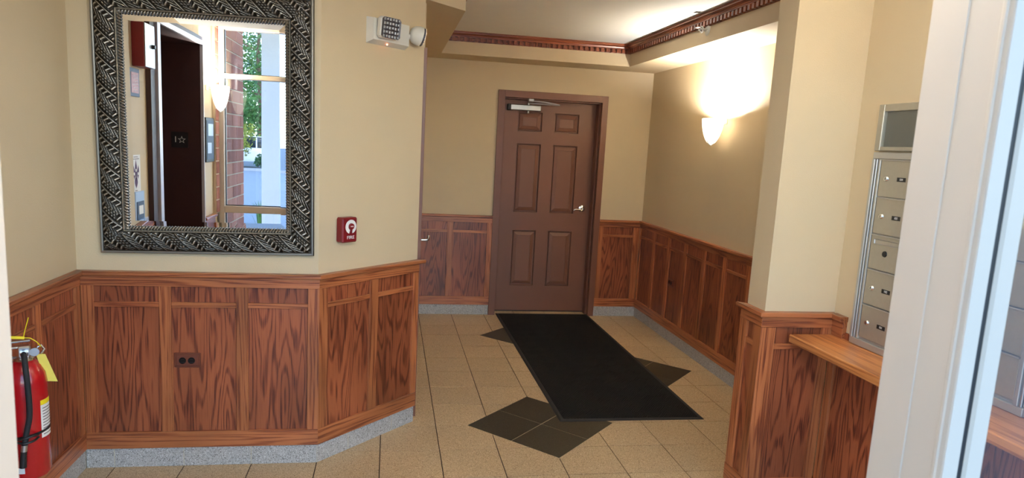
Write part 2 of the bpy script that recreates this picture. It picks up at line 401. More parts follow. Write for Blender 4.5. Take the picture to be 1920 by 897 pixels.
# ---- floor: recessed grout bed and one object per tile
fl = empty('floor'); tag(fl, 'beige speckled terrazzo tile floor with dark diamond insets', 'floor', kind='structure')
MB().box(-6.2*T, 8.4*T, -17.0*T, 2.1*T, -.05, -.0035).build('grout_bed', 'grout', fl)
G = 0.0024; TH = 0.012
diam = [(3, -7), (4, -1), (6, -4)]
R2 = math.sqrt(2.0)
def clip(poly, a, b, c):       # keep a*x+b*y <= c
    out = []
    for i in range(len(poly)):
        p, q = poly[i], poly[(i+1) % len(poly)]
        dp, dq = a*p[0]+b*p[1]-c, a*q[0]+b*q[1]-c
        if dp <= 0: out.append(p)
        if dp*dq < 0:
            k = dp/(dp-dq); out.append((p[0]+(q[0]-p[0])*k, p[1]+(q[1]-p[1])*k))
    return out
def area(p): return abs(sum(p[i][0]*p[(i+1) % len(p)][1]-p[(i+1) % len(p)][0]*p[i][1] for i in range(len(p))))/2
def in_room(x, y):             # tile centre is on the lobby floor
    if y > -6.8: return -.2 < x < 8.6
    if y > -8.4: return x > (y+8.33)-1.9 and x < 8.6
    if y > -9.9: return -5.2 < x < 8.3
    return -5.2 < x < 6.5
tm = MB().box(G, T-G, G, T-G, -TH, 0, .0009)
proto = tm.build('floor_tile', 'tile_beige', fl, P(0, 0)); first = True
for ix in range(-6, 9):
    for iy in range(-17, 2):
        if not in_room(ix+.5, iy+.5): continue
        sq = [(ix+G/T, iy+G/T), (ix+1-G/T, iy+G/T), (ix+1-G/T, iy+1-G/T), (ix+G/T, iy+1-G/T)]
        hit = [d for d in diam if abs(ix+.5-d[0]) + abs(iy+.5-d[1]) < R2+1.0]
        if not hit:
            if first: o = proto; first = False
            else: o = link(proto.copy(), fl)
            o.location = P(ix, iy); continue
        pieces = [sq]
        for cx, cy in hit:
            nxt = []
            for pc in pieces:
                rest = pc
                for a, b in ((1, 1), (1, -1), (-1, 1), (-1, -1)):
                    c = a*cx+b*cy+R2+.006
                    o_ = clip(rest, -a, -b, -c)
                    if len(o_) > 2 and area(o_) > 1e-4: nxt.append(o_)
                    rest = clip(rest, a, b, c)
                    if len(rest) < 3: break
            pieces = nxt
        if pieces:
            mb = MB()
            for pc in pieces: mb.prism([((x-ix)*T, (y-iy)*T) for x, y in pc], -TH, 0)
            mb.build('cut_floor_tile', 'tile_beige', fl, P(ix, iy))
dt = MB().box(-T/2+.0014, T/2-.0014, -T/2+.0014, T/2-.0014, -TH, 0, .0005)
dproto = None
for cx, cy in diam:
    MB().prism([((cx+R2)*T, cy*T), (cx*T, (cy+R2)*T), ((cx-R2)*T, cy*T), (cx*T, (cy-R2)*T)], -.0034, -.0009).build('diamond_grout', 'light_grout', fl)
    for a, b in ((1, 0), (-1, 0), (0, 1), (0, -1)):
        loc = P(cx+a*R2/2, cy+b*R2/2)
        if dproto is None: dproto = dt.build('dark_tile', 'tile_dark', fl, loc, PI/4)
        else:
            o = link(dproto.copy(), fl); o.location = loc
        
# ---- terrazzo base tiles along a wall
def base_run(name, ox, oy, rz, s0, s1, joints, label, mit0=0.0, mit1=0.0):
    e = empty(name, P(ox, oy), rz); tag(e, label, 'baseboard', kind='structure')
    cuts = [s0] + [j for j in joints if s0+.05 < j < s1-.05] + [s1]
    for a, b in zip(cuts[:-1], cuts[1:]):
        board('base_tile', e, a+.004, b-.004, -.03, 0.0, 0.0, .315, 'tile_base', .0012)
    board('joint_filler', e, s0+.003, s1-.003, -.026, -.001, 0.0, .312, 'light_grout', 0)
    return e
H = PI/2
base_run('baseboard_back', 0, YB, 0, .62, 3.13, [1, 2, 3], 'grey speckled tile base left of the brown door')
base_run('baseboard_door_side', 0, YB, 0, 6.49, XR, [7], 'grey speckled tile base between brown door and side wall')
base_run('baseboard_right', XR, YB, -H, 0.03, 11.1, [.31+i for i in range(12)], 'grey speckled tile base along the dark panelled side wall')
base_run('baseboard_mirror', 0, YM, 0, XL+.03, DX+.012, [-4, -3, -2], 'grey speckled tile base below the mirror wall')
base_run('baseboard_diagonal', DX, DY, PI/4, -.012, DL, [.64, 1.66], 'grey speckled tile base under the angled wall')
base_run('baseboard_left', XL, -11.75, H, 0, 11.75+YM-.03, [.75, 1.75, 2.75], 'grey speckled tile base below the fire extinguisher')
base_run('baseboard_column', 5.28, -10.35, 0, 0, 1.05, [.72], 'grey speckled tile base at the foot of the cream wall end')
base_run('baseboard_column_side', 5.28, -9.88, -H, 0, .5, [], 'grey speckled tile base on the narrow side of the wall end')
base_run('baseboard_mailbox', 6.36, -10.38, -H, 0, 6.2, [i+.62 for i in range(6)], 'grey speckled tile base below the mailbox ledge')

# ---- oak wainscot: trim empties with every rail, stile and panel a board of its own
WT = 3.075
tn = [0]
def wainscot(ox, oy, rz, s0, s1, stiles, label, c0=0.0, c1=0.0, cap=True, capends=(0, 0), top=True):
    """c0/c1: extra length at convex corners (in units of the board thickness)"""
    tn[0] += 1
    e = empty('trim_%d' % tn[0], P(ox, oy), rz); tag(e, label, 'wainscot', kind='structure')
    yp, ys, yr = -.022, -.058, -.064
    a, b = s0 - c0*.06, s1 + c1*.06
    if cap:
        prof = [(0, WT), (-.112, WT), (-.122, WT-.012), (-.122, WT-.052), (-.112, WT-.066), (-.064, WT-.07), (0, WT-.07)]
        mid = (s0+s1)/2
        o = MB().profile_x([(y*T, (z-WT)*T) for y, z in prof], (s0-mid)*T, (s1-mid)*T, -c0 if c0 else capends[0], -c1 if c1 else capends[1]).build('cap_rail', 'wood_h', e, (mid*T, 0, WT*T))
    if top: board('top_rail', e, a, b, yr, 0, 2.855, WT-.07, 'wood_h')
    board('bottom_rail', e, a, b, yr, 0, .315, .575, 'wood_h')
    for i, (p, q) in enumerate(stiles):
        if i == 0 and c0: p -= c0*.055
        if i == len(stiles)-1 and c1: q += c1*.055
        board('stile', e, p, q, ys, 0, .575, 2.855, 'wood_v')
    for (p, q), (p2, q2) in zip(stiles[:-1], stiles[1:]):
        board('mid_rail', e, q, p2, ys+.006, 0, 2.535, 2.612, 'wood_h')
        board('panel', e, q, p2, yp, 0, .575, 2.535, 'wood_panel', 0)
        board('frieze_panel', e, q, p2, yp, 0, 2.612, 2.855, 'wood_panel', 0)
    return e
K = .4142
wainscot(0, YM, 0, XL, DX, [(XL+.06, -4.20), (-3.30, -3.13), (-2.205, -2.035), (-1.15, DX)], 'oak wainscot with three panels below the framed mirror', c1=K, capends=(1, 0))
wainscot(DX, DY, PI/4, 0, DL, [(0, .15), (1.04, 1.225), (2.09, DL)], 'bright oak wainscot on the angled wall under the fire alarm', c0=K, capends=(0, -.9))
wainscot(0, YB, 0, .62, 3.13, [(.62, .78), (1.78, 1.95), (2.98, 3.13)], 'dark oak wainscot on the back wall left of the brown door')
wainscot(0, YB, 0, 6.49, XR, [(6.49, 6.63), (7.62, XR-.06)], 'dark oak wainscot on the back wall right of the brown door', capends=(0, 1))
rs = [(0.06, .16)] + [(1.17+1.09*i, 1.34+1.09*i) for i in range(9)] + [(10.97, 11.13)]
wainscot(XR, YB, -H, 0, 11.19, rs, 'long dark oak wainscot of narrow panels beside the mat', capends=(1, 0))
LL = 11.75+YM
wainscot(XL, -11.75, H, 0, LL, [(0, .16), (1.0, 1.13), (2.08, 2.23), (LL-.2, LL-.06)], 'oak wainscot behind the red fire extinguisher', capends=(0, 1))
wainscot(XL, -16.2, H, 0, 1.05, [(0, .14), (.9, 1.05)], 'oak wainscot below the small framed picture by the window')
wainscot(5.28, -10.35, 0, 0, 1.08, [(0, .165), (.88, 1.02)], 'oak wainscot on the cream wall end above the ledge', c0=1.0, capends=(0, 1))
wainscot(5.28, -9.88, -H, 0, .47, [(0, .13), (.34, .47)], 'narrow oak wainscot on the side of the cream wall end', c0=1.0, c1=1.0)
wm = wainscot(6.36, -10.35, -H, 0, 6.3, [(.06, .2)] + [(1.1*i+.12, 1.1*i+.30) for i in range(1, 6)] + [(6.1, 6.3)], 'dark oak wainscot below the mailbox ledge', cap=False, top=False)
board('cap_end', wm, .06, .31, -.122, 0, WT-.07, WT, 'wood_h'); board('top_rail', wm, .06, .30, -.064, 0, 2.76, WT-.07, 'wood_h')

# ---- crown moulding with dentils
def crown(ox, oy, rz, L, m0, m1, label, d0=.08, d1=.08):
    tn[0] += 1
    e = empty('trim_%d' % tn[0], P(ox, oy), rz); tag(e, label, 'moulding', kind='structure')
    prof = [(0, 7.925), (-.010, 7.925), (-.012, 7.935), (-.012, 8.030), (-.098, 8.034), (-.100, 8.050), (-.106, 8.058), (-.115, 8.085), (-.145, 8.108), (-.175, 8.118), (-.178, 8.140), (-.205, 8.148), (-.205, ZC), (0, ZC)]
    MB().profile_x([(y*T, (z-ZC)*T) for y, z in prof], -L/2*T, L/2*T, m0, m1).build('crown_profile', 'crown_h', e, (L/2*T, 0, ZC*T))
    n = int((L-d0-d1)/.155); pr = None
    for i in range(n+1):
        x = d0+.03+i*.155; 
        if pr is None: pr = board('dentil', e, x, x+.088, -.090, -.012, 7.932, 8.031, 'crown_v', .0006)
        else: o = link(pr.copy(), e); o.location = ((x+.044)*T, pr.location.y, pr.location.z)
    return e
crown(XC0, YC, 0, XC1-XC0, 1, 1, 'dark oak dentil moulding over the brown door')
crown(XC1, YC, -H, 10.0, 1, 0, 'dark oak dentil moulding over the lit sconce wall')
crown(XC0, YS, H, YC-YS, -K, 1, 'dark oak dentil moulding along the hidden side of the soffit')
crown(dxe, dye, PI/4, (XC0-dxe)*R2, 0, -K, 'short dark oak dentil moulding on the angled soffit face', 0, .05)

# ------------------------------------------------------------------ door_1: six-panel brown door
d1 = empty('door_1', P(4.81, YB)); tag(d1, 'closed brown six-panel steel door with silver closer and lever', 'door', kind='structure')
ox, oy = 4.81, YB
def dl(x, y, z): return ((x-ox)*T, (y-oy)*T, z*T)
m = MB()
def fb(x0, x1, y0, y1, z0, z1, bev=.0015): m.box((x0-ox)*T, (x1-ox)*T, (y0-oy)*T, (y1-oy)*T, z0*T, z1*T, bev)
fb(3.13, 3.33, 1.24, 1.95, 0, 6.81); fb(6.31, 6.49, 1.24, 1.95, 0, 6.81); fb(3.33, 6.31, 1.24, 1.95, 6.61, 6.81)
m.build('door_frame', 'frame_brown', d1)
m = MB(); fb(3.33, 3.36, 1.42, 1.70, 0, 6.61); fb(6.265, 6.31, 1.42, 1.70, 0, 6.61); fb(3.36, 6.265, 1.42, 1.70, 6.575, 6.61)
m.build('door_stop', 'frame_brown', d1)
YL = 1.76; xs = [3.34, 3.845, 4.595, 4.99, 5.755, 6.30]; zs = [.035, .845, 2.605, 3.175, 5.275, 5.66, 6.24, 6.61]
m = MB(); LEAFP = []
for i in range(5):
    for j in range(7):
        c = [dl(xs[i], YL, zs[j]), dl(xs[i+1], YL, zs[j]), dl(xs[i+1], YL, zs[j+1]), dl(xs[i], YL, zs[j+1])]
        if i in (1, 3) and j in (1, 3, 5): LEAFP.append((xs[i], xs[i+1], zs[j], zs[j+1]))
        else: m.quad(*c)
a, b, c, d_ = xs[0], xs[-1], zs[0], zs[-1]; yb = YL+.14
m.quad(dl(a, yb, c), dl(b, yb, c), dl(b, yb, d_), dl(a, yb, d_)); m.quad(dl(a, YL, c), dl(b, YL, c), dl(b, yb, c), dl(a, yb, c))
m.quad(dl(a, YL, d_), dl(b, YL, d_), dl(b, yb, d_), dl(a, yb, d_)); m.quad(dl(a, YL, c), dl(a, YL, d_), dl(a, yb, d_), dl(a, yb, c)); m.quad(dl(b, YL, c), dl(b, YL, d_), dl(b, yb, d_), dl(b, yb, c))
bmesh.ops.remove_doubles(m.bm, verts=m.bm.verts, dist=1e-5)
leaf = m.build('door_leaf', 'door_brown', d1)
for (x0, x1, z0, z1) in LEAFP:
    m = MB(); rings = []
    for ins, dep in ((0, 0), (.018, .070), (.042, .072), (.054, .034), (.150, -.004), (.163, -.004), (.168, .006)):
        rings.append([m.bm.verts.new(dl(x, YL+dep, z)) for x, z in ((x0+ins, z0+ins), (x1-ins, z0+ins), (x1-ins, z1-ins), (x0+ins, z1-ins))])
    for k in range(len(rings)-1):
        for q in range(4): m.bm.faces.new((rings[k][q], rings[k][(q+1) % 4], rings[k+1][(q+1) % 4], rings[k+1][q]))
    m.bm.faces.new(rings[-1]); m.build('door_panel', 'door_brown', leaf, normals=False)
# lever
lv = empty('lever_handle', dl(6.03, YL, 3.35), 0, d1)
MB().lathe([(0.0, 0), (.030, 0), (.033, .004), (.030, .010), (.016, .014), (.012, .016), (.012, .045), (0, .045)], 24, cap=False).xform(Matrix.Rotation(PI/2, 4, 'X')).build('rosette', 'chrome', lv, smooth=True)
MB().tube(smooth_curve([(.004, -.045, 0), (0, -.056, -.008), (-.012, -.060, -.012), (-.045, -.060, -.006), (-.078, -.058, -.006), (-.092, -.056, -.016)]), .0085, 10, .0055).build('lever', 'chrome', lv, smooth=True)
# closer
cl = empty('door_closer', dl(4.0, YL, 6.35), 0, d1)
MB().box(-.135, .153, -.058, -.004, -.026, .026, .006).build('closer_body', 'aluminium', cl)
MB().box(-.160, -.135, -.060, -.004, -.028, .028, .004).build('end_cap', 'black', cl)
MB().lathe([(0, -.046), (.011, -.046), (.011, .046), (0, .046)], 16, cx=.036, cy=-.032, cap=False).build('pinion', 'aluminium', cl, smooth=True)
el = (.285, -.225, .030)
MB().tube([(.036, -.032, .040), (.09, -.08, .040), el], .0075, 8).tube([el, (.16, -.17, .052), (.032, -.140, .058)], .0065, 8).build('closer_arm', 'steel_light', cl, smooth=True)
MB().box(.012, .066, -.15, -.10, .050, .080, .006).build('arm_bracket', 'aluminium', cl)
MB().box(-.455, .455, -.012, .012, .0005, .009).build('threshold_sweep', 'black_rubber', d1, dl(4.82, YL+.05, 0))

# door_2: the second brown door just round the angled corner (edge of frame and lever show)
d2 = empty('door_2', P(.60, -5.2)); tag(d2, 'brown side door behind the angled wall with only frame edge and lever showing', 'door', kind='structure')
m = MB()
def sb(x0, x1, y0, y1, z0, z1): m.box((x0-.60)*T, (x1-.60)*T, (y0+5.2)*T, (y1+5.2)*T, z0*T, z1*T, .0015)
sb(.33, .635, -6.55, -6.38, 0, 6.81); sb(.33, .635, -4.05, -3.85, 0, 6.81); sb(.33, .635, -6.38, -4.05, 6.61, 6.81)
m.build('door_frame', 'frame_brown', d2)
m = MB(); sb(.38, .50, -6.37, -4.06, .03, 6.60); m.build('door_leaf', 'door_brown', d2)
lv2 = empty('lever_handle', ((.50-.60)*T, (-4.30+5.2)*T, 3.09*T), 0, d2)
MB().lathe([(0, 0), (.032, 0), (.032, .008), (.014, .012), (.011, .046), (0, .046)], 20, cap=False).xform(Matrix.Rotation(PI/2, 4, 'Y')).build('rosette', 'chrome', lv2, smooth=True)
MB().tube(smooth_curve([(.040, .004, .030), (.046, -.006, .010), (.054, -.012, 0), (.085, -.014, -.001), (.112, -.012, 0), (.120, -.006, .010), (.122, .0, .026)]), .0095, 10).build('lever', 'chrome', lv2, smooth=True)

# ------------------------------------------------------------------ storefront: window_1, door_3, window_2
def member(parent, o_, x0, x1, y0, y1, z0, z1, name='frame_member', mat='white_frame', bev=.003):
    return MB().box((x0-o_[0])*T, (x1-o_[0])*T, (y0-o_[1])*T, (y1-o_[1])*T, z0*T, z1*T, bev).build(name, mat, parent)
w1o = (-2.7, YF); w1 = empty('window_1', P(*w1o)); tag(w1, 'white-framed shop window seen in the mirror, brick and trees outside', 'window', kind='structure')
ya, ybk = YF-.15, YF+.15
member(w1, w1o, -4.36, -4.235, ya, ybk, 0, 7.95); member(w1, w1o, -4.235, -1.39, ya, ybk, 0, .45); member(w1, w1o, -4.235, -1.39, ya, ybk, 7.75, 7.95)
member(w1, w1o, -4.235, -1.39, ya, ybk, 3.06, 3.24, 'mullion'); member(w1, w1o, -4.235, -1.39, ya, ybk, 6.53, 6.65, 'mullion')
for z0, z1 in ((.45, 3.06), (3.24, 6.53), (6.65, 7.75)):
    member(w1, w1o, -4.24, -1.39, YF-.01, YF+.01, z0, z1, 'pane', 'clear_glass', 0)
    member(w1, w1o, -4.235, -1.39, YF-.03, YF+.03, z0, z0+.02, 'gasket', 'black', 0)
member(w1, w1o, -4.235, -4.215, YF-.03, YF+.03, .45, 7.75, 'gasket', 'black', 0)
d3o = (.45, YF); d3 = empty('door_3', P(*d3o)); tag(d3, 'white metal entrance frame standing open in front of the lobby', 'door frame', kind='structure')
member(d3, d3o, -1.39, -1.19, -16.86, -16.475, 0, 7.3, 'door_jamb', bev=.004)
jb = [(2.094, -16.475), (2.094, -16.648), (2.098, -16.651), (2.098, -16.790), (2.0965, -16.795), (2.091, -16.800), (2.091, -16.812), (2.096, -16.818), (2.098, -16.836), (2.101, -16.842), (2.162, -16.842), (2.162, -16.475)]
MB().prism([((x-d3o[0])*T, (y-d3o[1])*T) for x, y in jb], 0, 7.3*T).build('door_jamb', 'white_frame', d3)
member(d3, d3o, -1.39, 2.162, -16.842, -16.475, 7.15, 7.35, 'door_head'); member(d3, d3o, -1.39, 2.162, -16.842, -16.475, 7.75, 7.95, 'transom_head')
member(d3, d3o, -1.39, 2.162, YF-.01, YF+.01, 7.35, 7.75, 'transom_pane', 'clear_glass', 0)
member(d3, d3o, -1.19, 2.094, -16.83, -16.5, .001, .03, 'threshold', 'aluminium')
w2o = (4.3, YF); w2 = empty('window_2', P(*w2o)); tag(w2, 'clear sidelight glass beside the white door jamb with mailbox ledge behind', 'window', kind='structure')
member(w2, w2o, 2.162, 2.192, -16.83, -16.70, 0, 7.95, 'gasket', 'black', 0)
member(w2, w2o, 2.192, 2.273, -16.842, -16.60, 0, 7.95, 'glazing_stop')
member(w2, w2o, 2.273, 6.36, ya, ybk, 0, .45); member(w2, w2o, 2.273, 6.36, ya, ybk, 7.75, 7.95); member(w2, w2o, 6.24, 6.36, ya, ybk, .45, 7.75)
member(w2, w2o, 2.273, 6.24, YF-.01, YF+.01, .45, 7.75, 'pane', 'clear_glass', 0)

# ------------------------------------------------------------------ lift entrance on the left wall
le = empty('door_4', P(XL, -13.45)); tag(le, 'dark brown lift entrance with star floor plate, seen in the mirror', 'lift door', kind='structure')
def lb(name, mat, x0, x1, y0, y1, z0, z1, bev=.002): return MB().box((x0-XL)*T, (x1-XL)*T, (y0+13.45)*T, (y1+13.45)*T, z0*T, z1*T, bev).build(name, mat, le)
lb('jamb', 'elevator_brown', -5.60, -4.36, -15.15, -14.95, 0, 7.33); lb('jamb', 'elevator_brown', -5.60, -4.36, -11.95, -11.75, 0, 7.33)
lb('jamb_trim', 'elevator_brown', -4.43, -4.34, -11.74, -11.50, 0, 7.40)
lb('head', 'elevator_brown', -5.60, -4.36, -14.95, -11.95, 7.13, 7.33)
lb('edge_strip', 'steel_light', -4.37, -4.30, -14.98, -14.94, 0, 7.15, .001); lb('edge_strip', 'steel_light', -4.37, -4.30, -11.97, -11.80, 0, 7.15, .001); lb('edge_strip', 'steel_light', -4.37, -4.30, -14.98, -11.80, 7.13, 7.22, .001)
lb('lift_leaf', 'elevator_brown', -5.60, -5.55, -14.95, -13.46, .03, 7.13); lb('lift_leaf', 'elevator_brown', -5.60, -5.55, -13.44, -11.95, .03, 7.13)
sp = lb('floor_plate', 'black', -5.03, -4.66, -14.95, -14.935, 4.75, 5.11, .001)
pc = ((-4.845-XL)*T, (-14.93+13.45)*T, 4.93*T)
text_mesh('numeral', '1', .06, 'white_print', sp, (pc[0]-.026, pc[1]+.0012, pc[2]), PI/2, PI)
st = []
for i in range(10):
    r = .028 if i % 2 == 0 else .0115
    st.append((r*math.sin(i*PI/5), r*math.cos(i*PI/5)))
m = MB()
for i in range(10):
    (x0, z0), (x1, z1) = st[i], st[(i+1) % 10]
    q = .72
    m.quad((x0, 0, z0), (x1, 0, z1), (x1*q, 0, z1*q), (x0*q, 0, z0*q))
m.build('star', 'white_print', sp, (pc[0]+.016, pc[1]+.0012, pc[2]))

# brick pier, inside stub and outside wing, every brick an object
bw = empty('wall_brick', P(-4.37, -18.0)); tag(bw, 'red brick pier outside the shop window, seen in the mirror', 'brick wall', kind='structure')
MB().box(-.30*T, .045*T, -1.38*T, 1.04*T, 0, 8.6*T).build('mortar_bed', 'mortar', bw)
MB().box(-.05*T, .02*T, 1.45*T, 1.78*T, WT*T, 8.1*T).build('mortar_bed', 'mortar', bw)
bp_ = {}
def brick(y0, y1, z0, x0=-.28, x1=.06):
    k = (round(y1-y0, 3), round(x1-x0, 3))
    if k not in bp_:
        me = MB().box(-(x1-x0)/2*T, (x1-x0)/2*T, -(y1-y0)/2*T, (y1-y0)/2*T, -.150*T, .150*T, .002).build('brick', 'brick_red', bw)
        bp_[k] = me; o = me
    else: o = link(bp_[k].copy(), bw)
    o.location = ((x0+x1)/2*T, (y0+y1)/2*T, (z0+.166)*T)
for r in range(25):
    z = r*.333 + .0
    off = 0.0 if r % 2 == 0 else .5
    y = 1.04
    ys_ = []
    edges = [1.04] + [1.04-(.98-off) - i for i in range(3)]
    edges = [e for e in edges if e > -1.36] + [-1.38]
    for hi, lo in zip(edges[:-1], edges[1:]):
        if hi-lo > .1: brick(lo+.02, hi-.02, z)
for r in range(15):
    z = WT+.01 + r*.333
    if r % 2 == 0: brick(1.47, 1.76, z, -.03, .035)
    else:
        brick(1.47, 1.60, z, -.03, .035); brick(1.64, 1.76, z, -.03, .035)

# ================================================================== things
# ---- wall sconces
def sconce(name, ox, oy, oz, rz, label, power=1.0):
    """origin on the wall at rim height (tiles); bowl hangs in front (-y)"""
    e = empty(name, P(ox, oy, oz), rz); tag(e, label, 'sconce', 'frosted glass bowl sconces')
    prof = []; n = 14; h = .185; R = .130
    for i in range(n+1):
        t = i/n; prof.append((max(R*math.sqrt(max(0, 1-t**1.9))*(1-.10*t), .002), -h*t))
    inner = [(max(r-.005, .001), z+.004) for r, z in prof]
    m = MB(); m.lathe(inner[::-1]+prof, 32, 1.0, .47, 0, -.098, 0, cap=False)
    m.build('glass_shade', 'lamp_shade', e, smooth=True)
    b = MB(); b.box(-.026, .026, -.007, 0, -.034, .004, .002)
    b.tube([(-.02, -.005, -.006), (-.02, -.036, -.006)], .004, 6).tube([(.02, -.005, -.022), (.02, -.040, -.022)], .004, 6)
    b.tube([(0, -.033, -.02), (0, -.040, -.07), (0, -.058, -.13), (0, -.085, -.178), (0, -.098, -.192), (0, -.118, -.176), (0, -.130, -.158)], .0028, 6)
    b.build('bracket', 'aluminium', e, smooth=True)
    lt = bpy.data.lights.new('lamp', 'POINT'); lt.energy = SCONCE_W*power; lt.color = (1.0, .985, .94); lt.shadow_soft_size = .022
    lo = bpy.data.objects.new('lamp', lt); lo.location = (0, -.130, -.034); link(lo, e)
    return e
sconce('wall_sconce', XR, -3.55, 6.06, -H, 'lit frosted bowl sconce on the tan wall above the dark panelling', .92)
sconce('wall_sconce', 6.36, -13.25, 6.95, -H, 'lit frosted bowl sconce above the grey mailboxes', .20)
sconce('wall_sconce', XL, -15.72, 6.26, H, 'lit frosted bowl sconce beside the shop window, seen in the mirror', .35)

# ---- added globe lamp, out of view above the entrance, to brighten the lobby
cl_ = empty('fill_lamp', P(1.8, -15.6, ZC)); tag(cl_, 'added globe fill lamp hanging out of view above the entrance', 'fill lamp')
MB().lathe([(0, 0), (.065, 0), (.068, -.010), (.050, -.024), (0, -.026)], 28, cap=False).build('fill_rose', 'white_plastic', cl_, smooth=True)
MB().tube([(0, 0, -.02), (0, 0, -.165)], .008, 10).build('stem', 'aluminium', cl_, smooth=True)
MB().lathe([(max(.001, .115*math.sin(PI*i_/18)), -.275+.115*math.cos(PI*i_/18)) for i_ in range(19)], 32, cap=False).build('fill_globe', 'fill_glow', cl_, smooth=True)
# ---- framed mirror
def make_mirror():
    gx0, gx1, gz0, gz1 = -3.69*T, -1.485*T, 3.75*T, 6.735*T
    cx, cz = (gx0+gx1)/2, (gz0+gz1)/2; hw, hh = (gx1-gx0)/2, (gz1-gz0)/2
    e = empty('framed_mirror', (cx, YM*T, cz)); tag(e, 'tall rectangular mirror in an antique silver leaf-carved frame', 'mirror')
    FW = .400*T
    def prof(w):
        if w < .02: return .004 + .020*w/.02
        if w < .10: return .024
        if w < .13: return .018
        if w < .83:
            k = (w-.13)/.70
            return .018 + .024*math.sin(PI*min(1, k*.92+.04))**.8 + .004*k
        return .016
    def relief(a, b, flip):
        Pd = .112
        ph = (a + flip*b*.95)/Pd; p = ph - math.floor(ph); k = b/.086
        d = .0050*math.exp(-((p-.05)/.022)**2) - .0050*math.exp(-((p-.005)/.020)**2) - .0050*math.exp(-((p-.995)/.020)**2)
        if .09 < p < .60:
            env = min(1, (p-.09)/.04)*min(1, (.60-p)/.05)
            q = abs(p-.33); rib = .33
            ch = math.sin(2*PI*(k*5.5 - q*5.0 + .2))
            d += env*(.0042*ch*abs(ch)**.3 + .0012*math.sin(2*PI*(k*11-q*9)))
            d += .0040*math.exp(-((p-rib)/.014)**2) - .0035*math.exp(-((p-rib-.035)/.014)**2)
        elif p >= .60:
            env = min(1, (p-.60)/.03)*min(1, (.97-p)/.03)
            if .25 < k < .75: d += env*(.0075*abs(math.sin(PI*(k*8+.3)))*abs(math.sin(PI*(p-.60)/.115)) - .0035)
            else: d += env*.0042*math.sin(2*PI*(k*6.5 + (p-.6)*4.5))
        return d
    step = .0026; rows = 42
    for side in range(4):
        L = (hw if side % 2 == 0 else hh)*2 + 2*FW
        n = int(L/step); verts = []; val = []; faces = []
        flip = 1 if side % 2 == 0 else -1
        for j in range(rows+1):
            w = j/rows; b = w*FW
            for i in range(n+1):
                s_ = -L/2 + b + (L-2*b)*i/n           # mitred
                hgt = prof(w); v = .60
                if .13 <= w <= .83:
                    k = (w-.13)/.70; fade = min(1, k/.06)*min(1, (1-k)/.06)
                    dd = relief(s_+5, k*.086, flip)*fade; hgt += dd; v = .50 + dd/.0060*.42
                elif w < .02: v = .35
                elif w < .10: v = .66
                else: v = .35
                verts.append((s_, -hgt, -(hh if side % 2 == 0 else hw) - FW + b)); val.append(v)
        for j in range(rows):
            for i in range(n):
                q = j*(n+1)+i; faces.append((q, q+1, q+n+2, q+n+1))
        me = bpy.data.meshes.new('frame_moulding'); me.from_pydata(verts, [], faces); me.update()
        at = me.attributes.new('relief', 'FLOAT', 'POINT'); at.data.foreach_set('value', val)
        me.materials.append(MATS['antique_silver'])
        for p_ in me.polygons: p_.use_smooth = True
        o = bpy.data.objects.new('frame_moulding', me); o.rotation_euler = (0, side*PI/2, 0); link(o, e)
    # fillet and rope
    for side in range(4):
        a = hw if side % 2 == 0 else hh; c = hh if side % 2 == 0 else hw
        f0, f1 = .066*T, .034*T
        m = MB(); zz0, zz1 = -c-.075*T, -c-.050*T
        prof_ = [(-.012, zz0), (-.030, zz0+.001), (-.033, (zz0+zz1)/2), (-.030, zz1-.001), (-.012, zz1)]
        La = a+.075*T; Lb = a+.050*T
        A = [m.bm.verts.new((-(La+(Lb-La)*(z-zz0)/(zz1-zz0)), y, z)) for y, z in prof_]; B = [m.bm.verts.new(((La+(Lb-La)*(z-zz0)/(zz1-zz0)), y, z)) for y, z in prof_]
        for i in range(4): m.bm.faces.new((A[i], B[i], B[i+1], A[i+1]))
        o = m.build('fillet', 'silver_fillet', e, smooth=True); o.rotation_euler = (0, side*PI/2, 0)
        m = MB(); Lr = a+.022*T; nb = int(2*Lr/.0125); zc = -c-.022*T
        MBv = m
        for i in range(nb+1):
            x = -Lr + 2*Lr*i/nb
            r = bmesh.ops.create_uvsphere(m.bm, u_segments=8, v_segments=5, radius=1.0)
            M4 = Matrix.Translation((x, -.020, zc)) @ Matrix.Rotation(math.radians(38), 4, 'Y') @ Matrix.Diagonal((.0058, .0085, .0115, 1))
            bmesh.ops.transform(m.bm, matrix=M4, verts=r['verts'])
        o = m.build('rope_bead', 'silver_rope', e, smooth=True, normals=False); o.rotation_euler = (0, side*PI/2, 0); o['kind'] = 'stuff'
        bk = MB().box(-a-.045*T, a+.045*T, -.014, -.004, -c-.052*T, -c+.004*T).build('rebate', 'black', e); bk.rotation_euler = (0, side*PI/2, 0)
    # glass with a bevelled border
    bv = .026; yf, yb_ = -.0145, -.0125
    m = MB()
    o4 = [(-hw, yb_, -hh), (hw, yb_, -hh), (hw, yb_, hh), (-hw, yb_, hh)]; i4 = [(-hw+bv, yf, -hh+bv), (hw-bv, yf, -hh+bv), (hw-bv, yf, hh-bv), (-hw+bv, yf, hh-bv)]
    m.quad(*i4)
    for k in range(4): m.quad(o4[k], o4[(k+1) % 4], i4[(k+1) % 4], i4[k])
    bmesh.ops.remove_doubles(m.bm, verts=m.bm.verts, dist=1e-5)
    m.build('mirror_glass', 'mirror_glass', e)
    MB().box(-hw-.05, hw+.05, -.004, 0, -hh-.05, hh+.05).build('backing', 'black', e)
    e.rotation_euler = (0, math.radians(-.5), 0)
make_mirror()

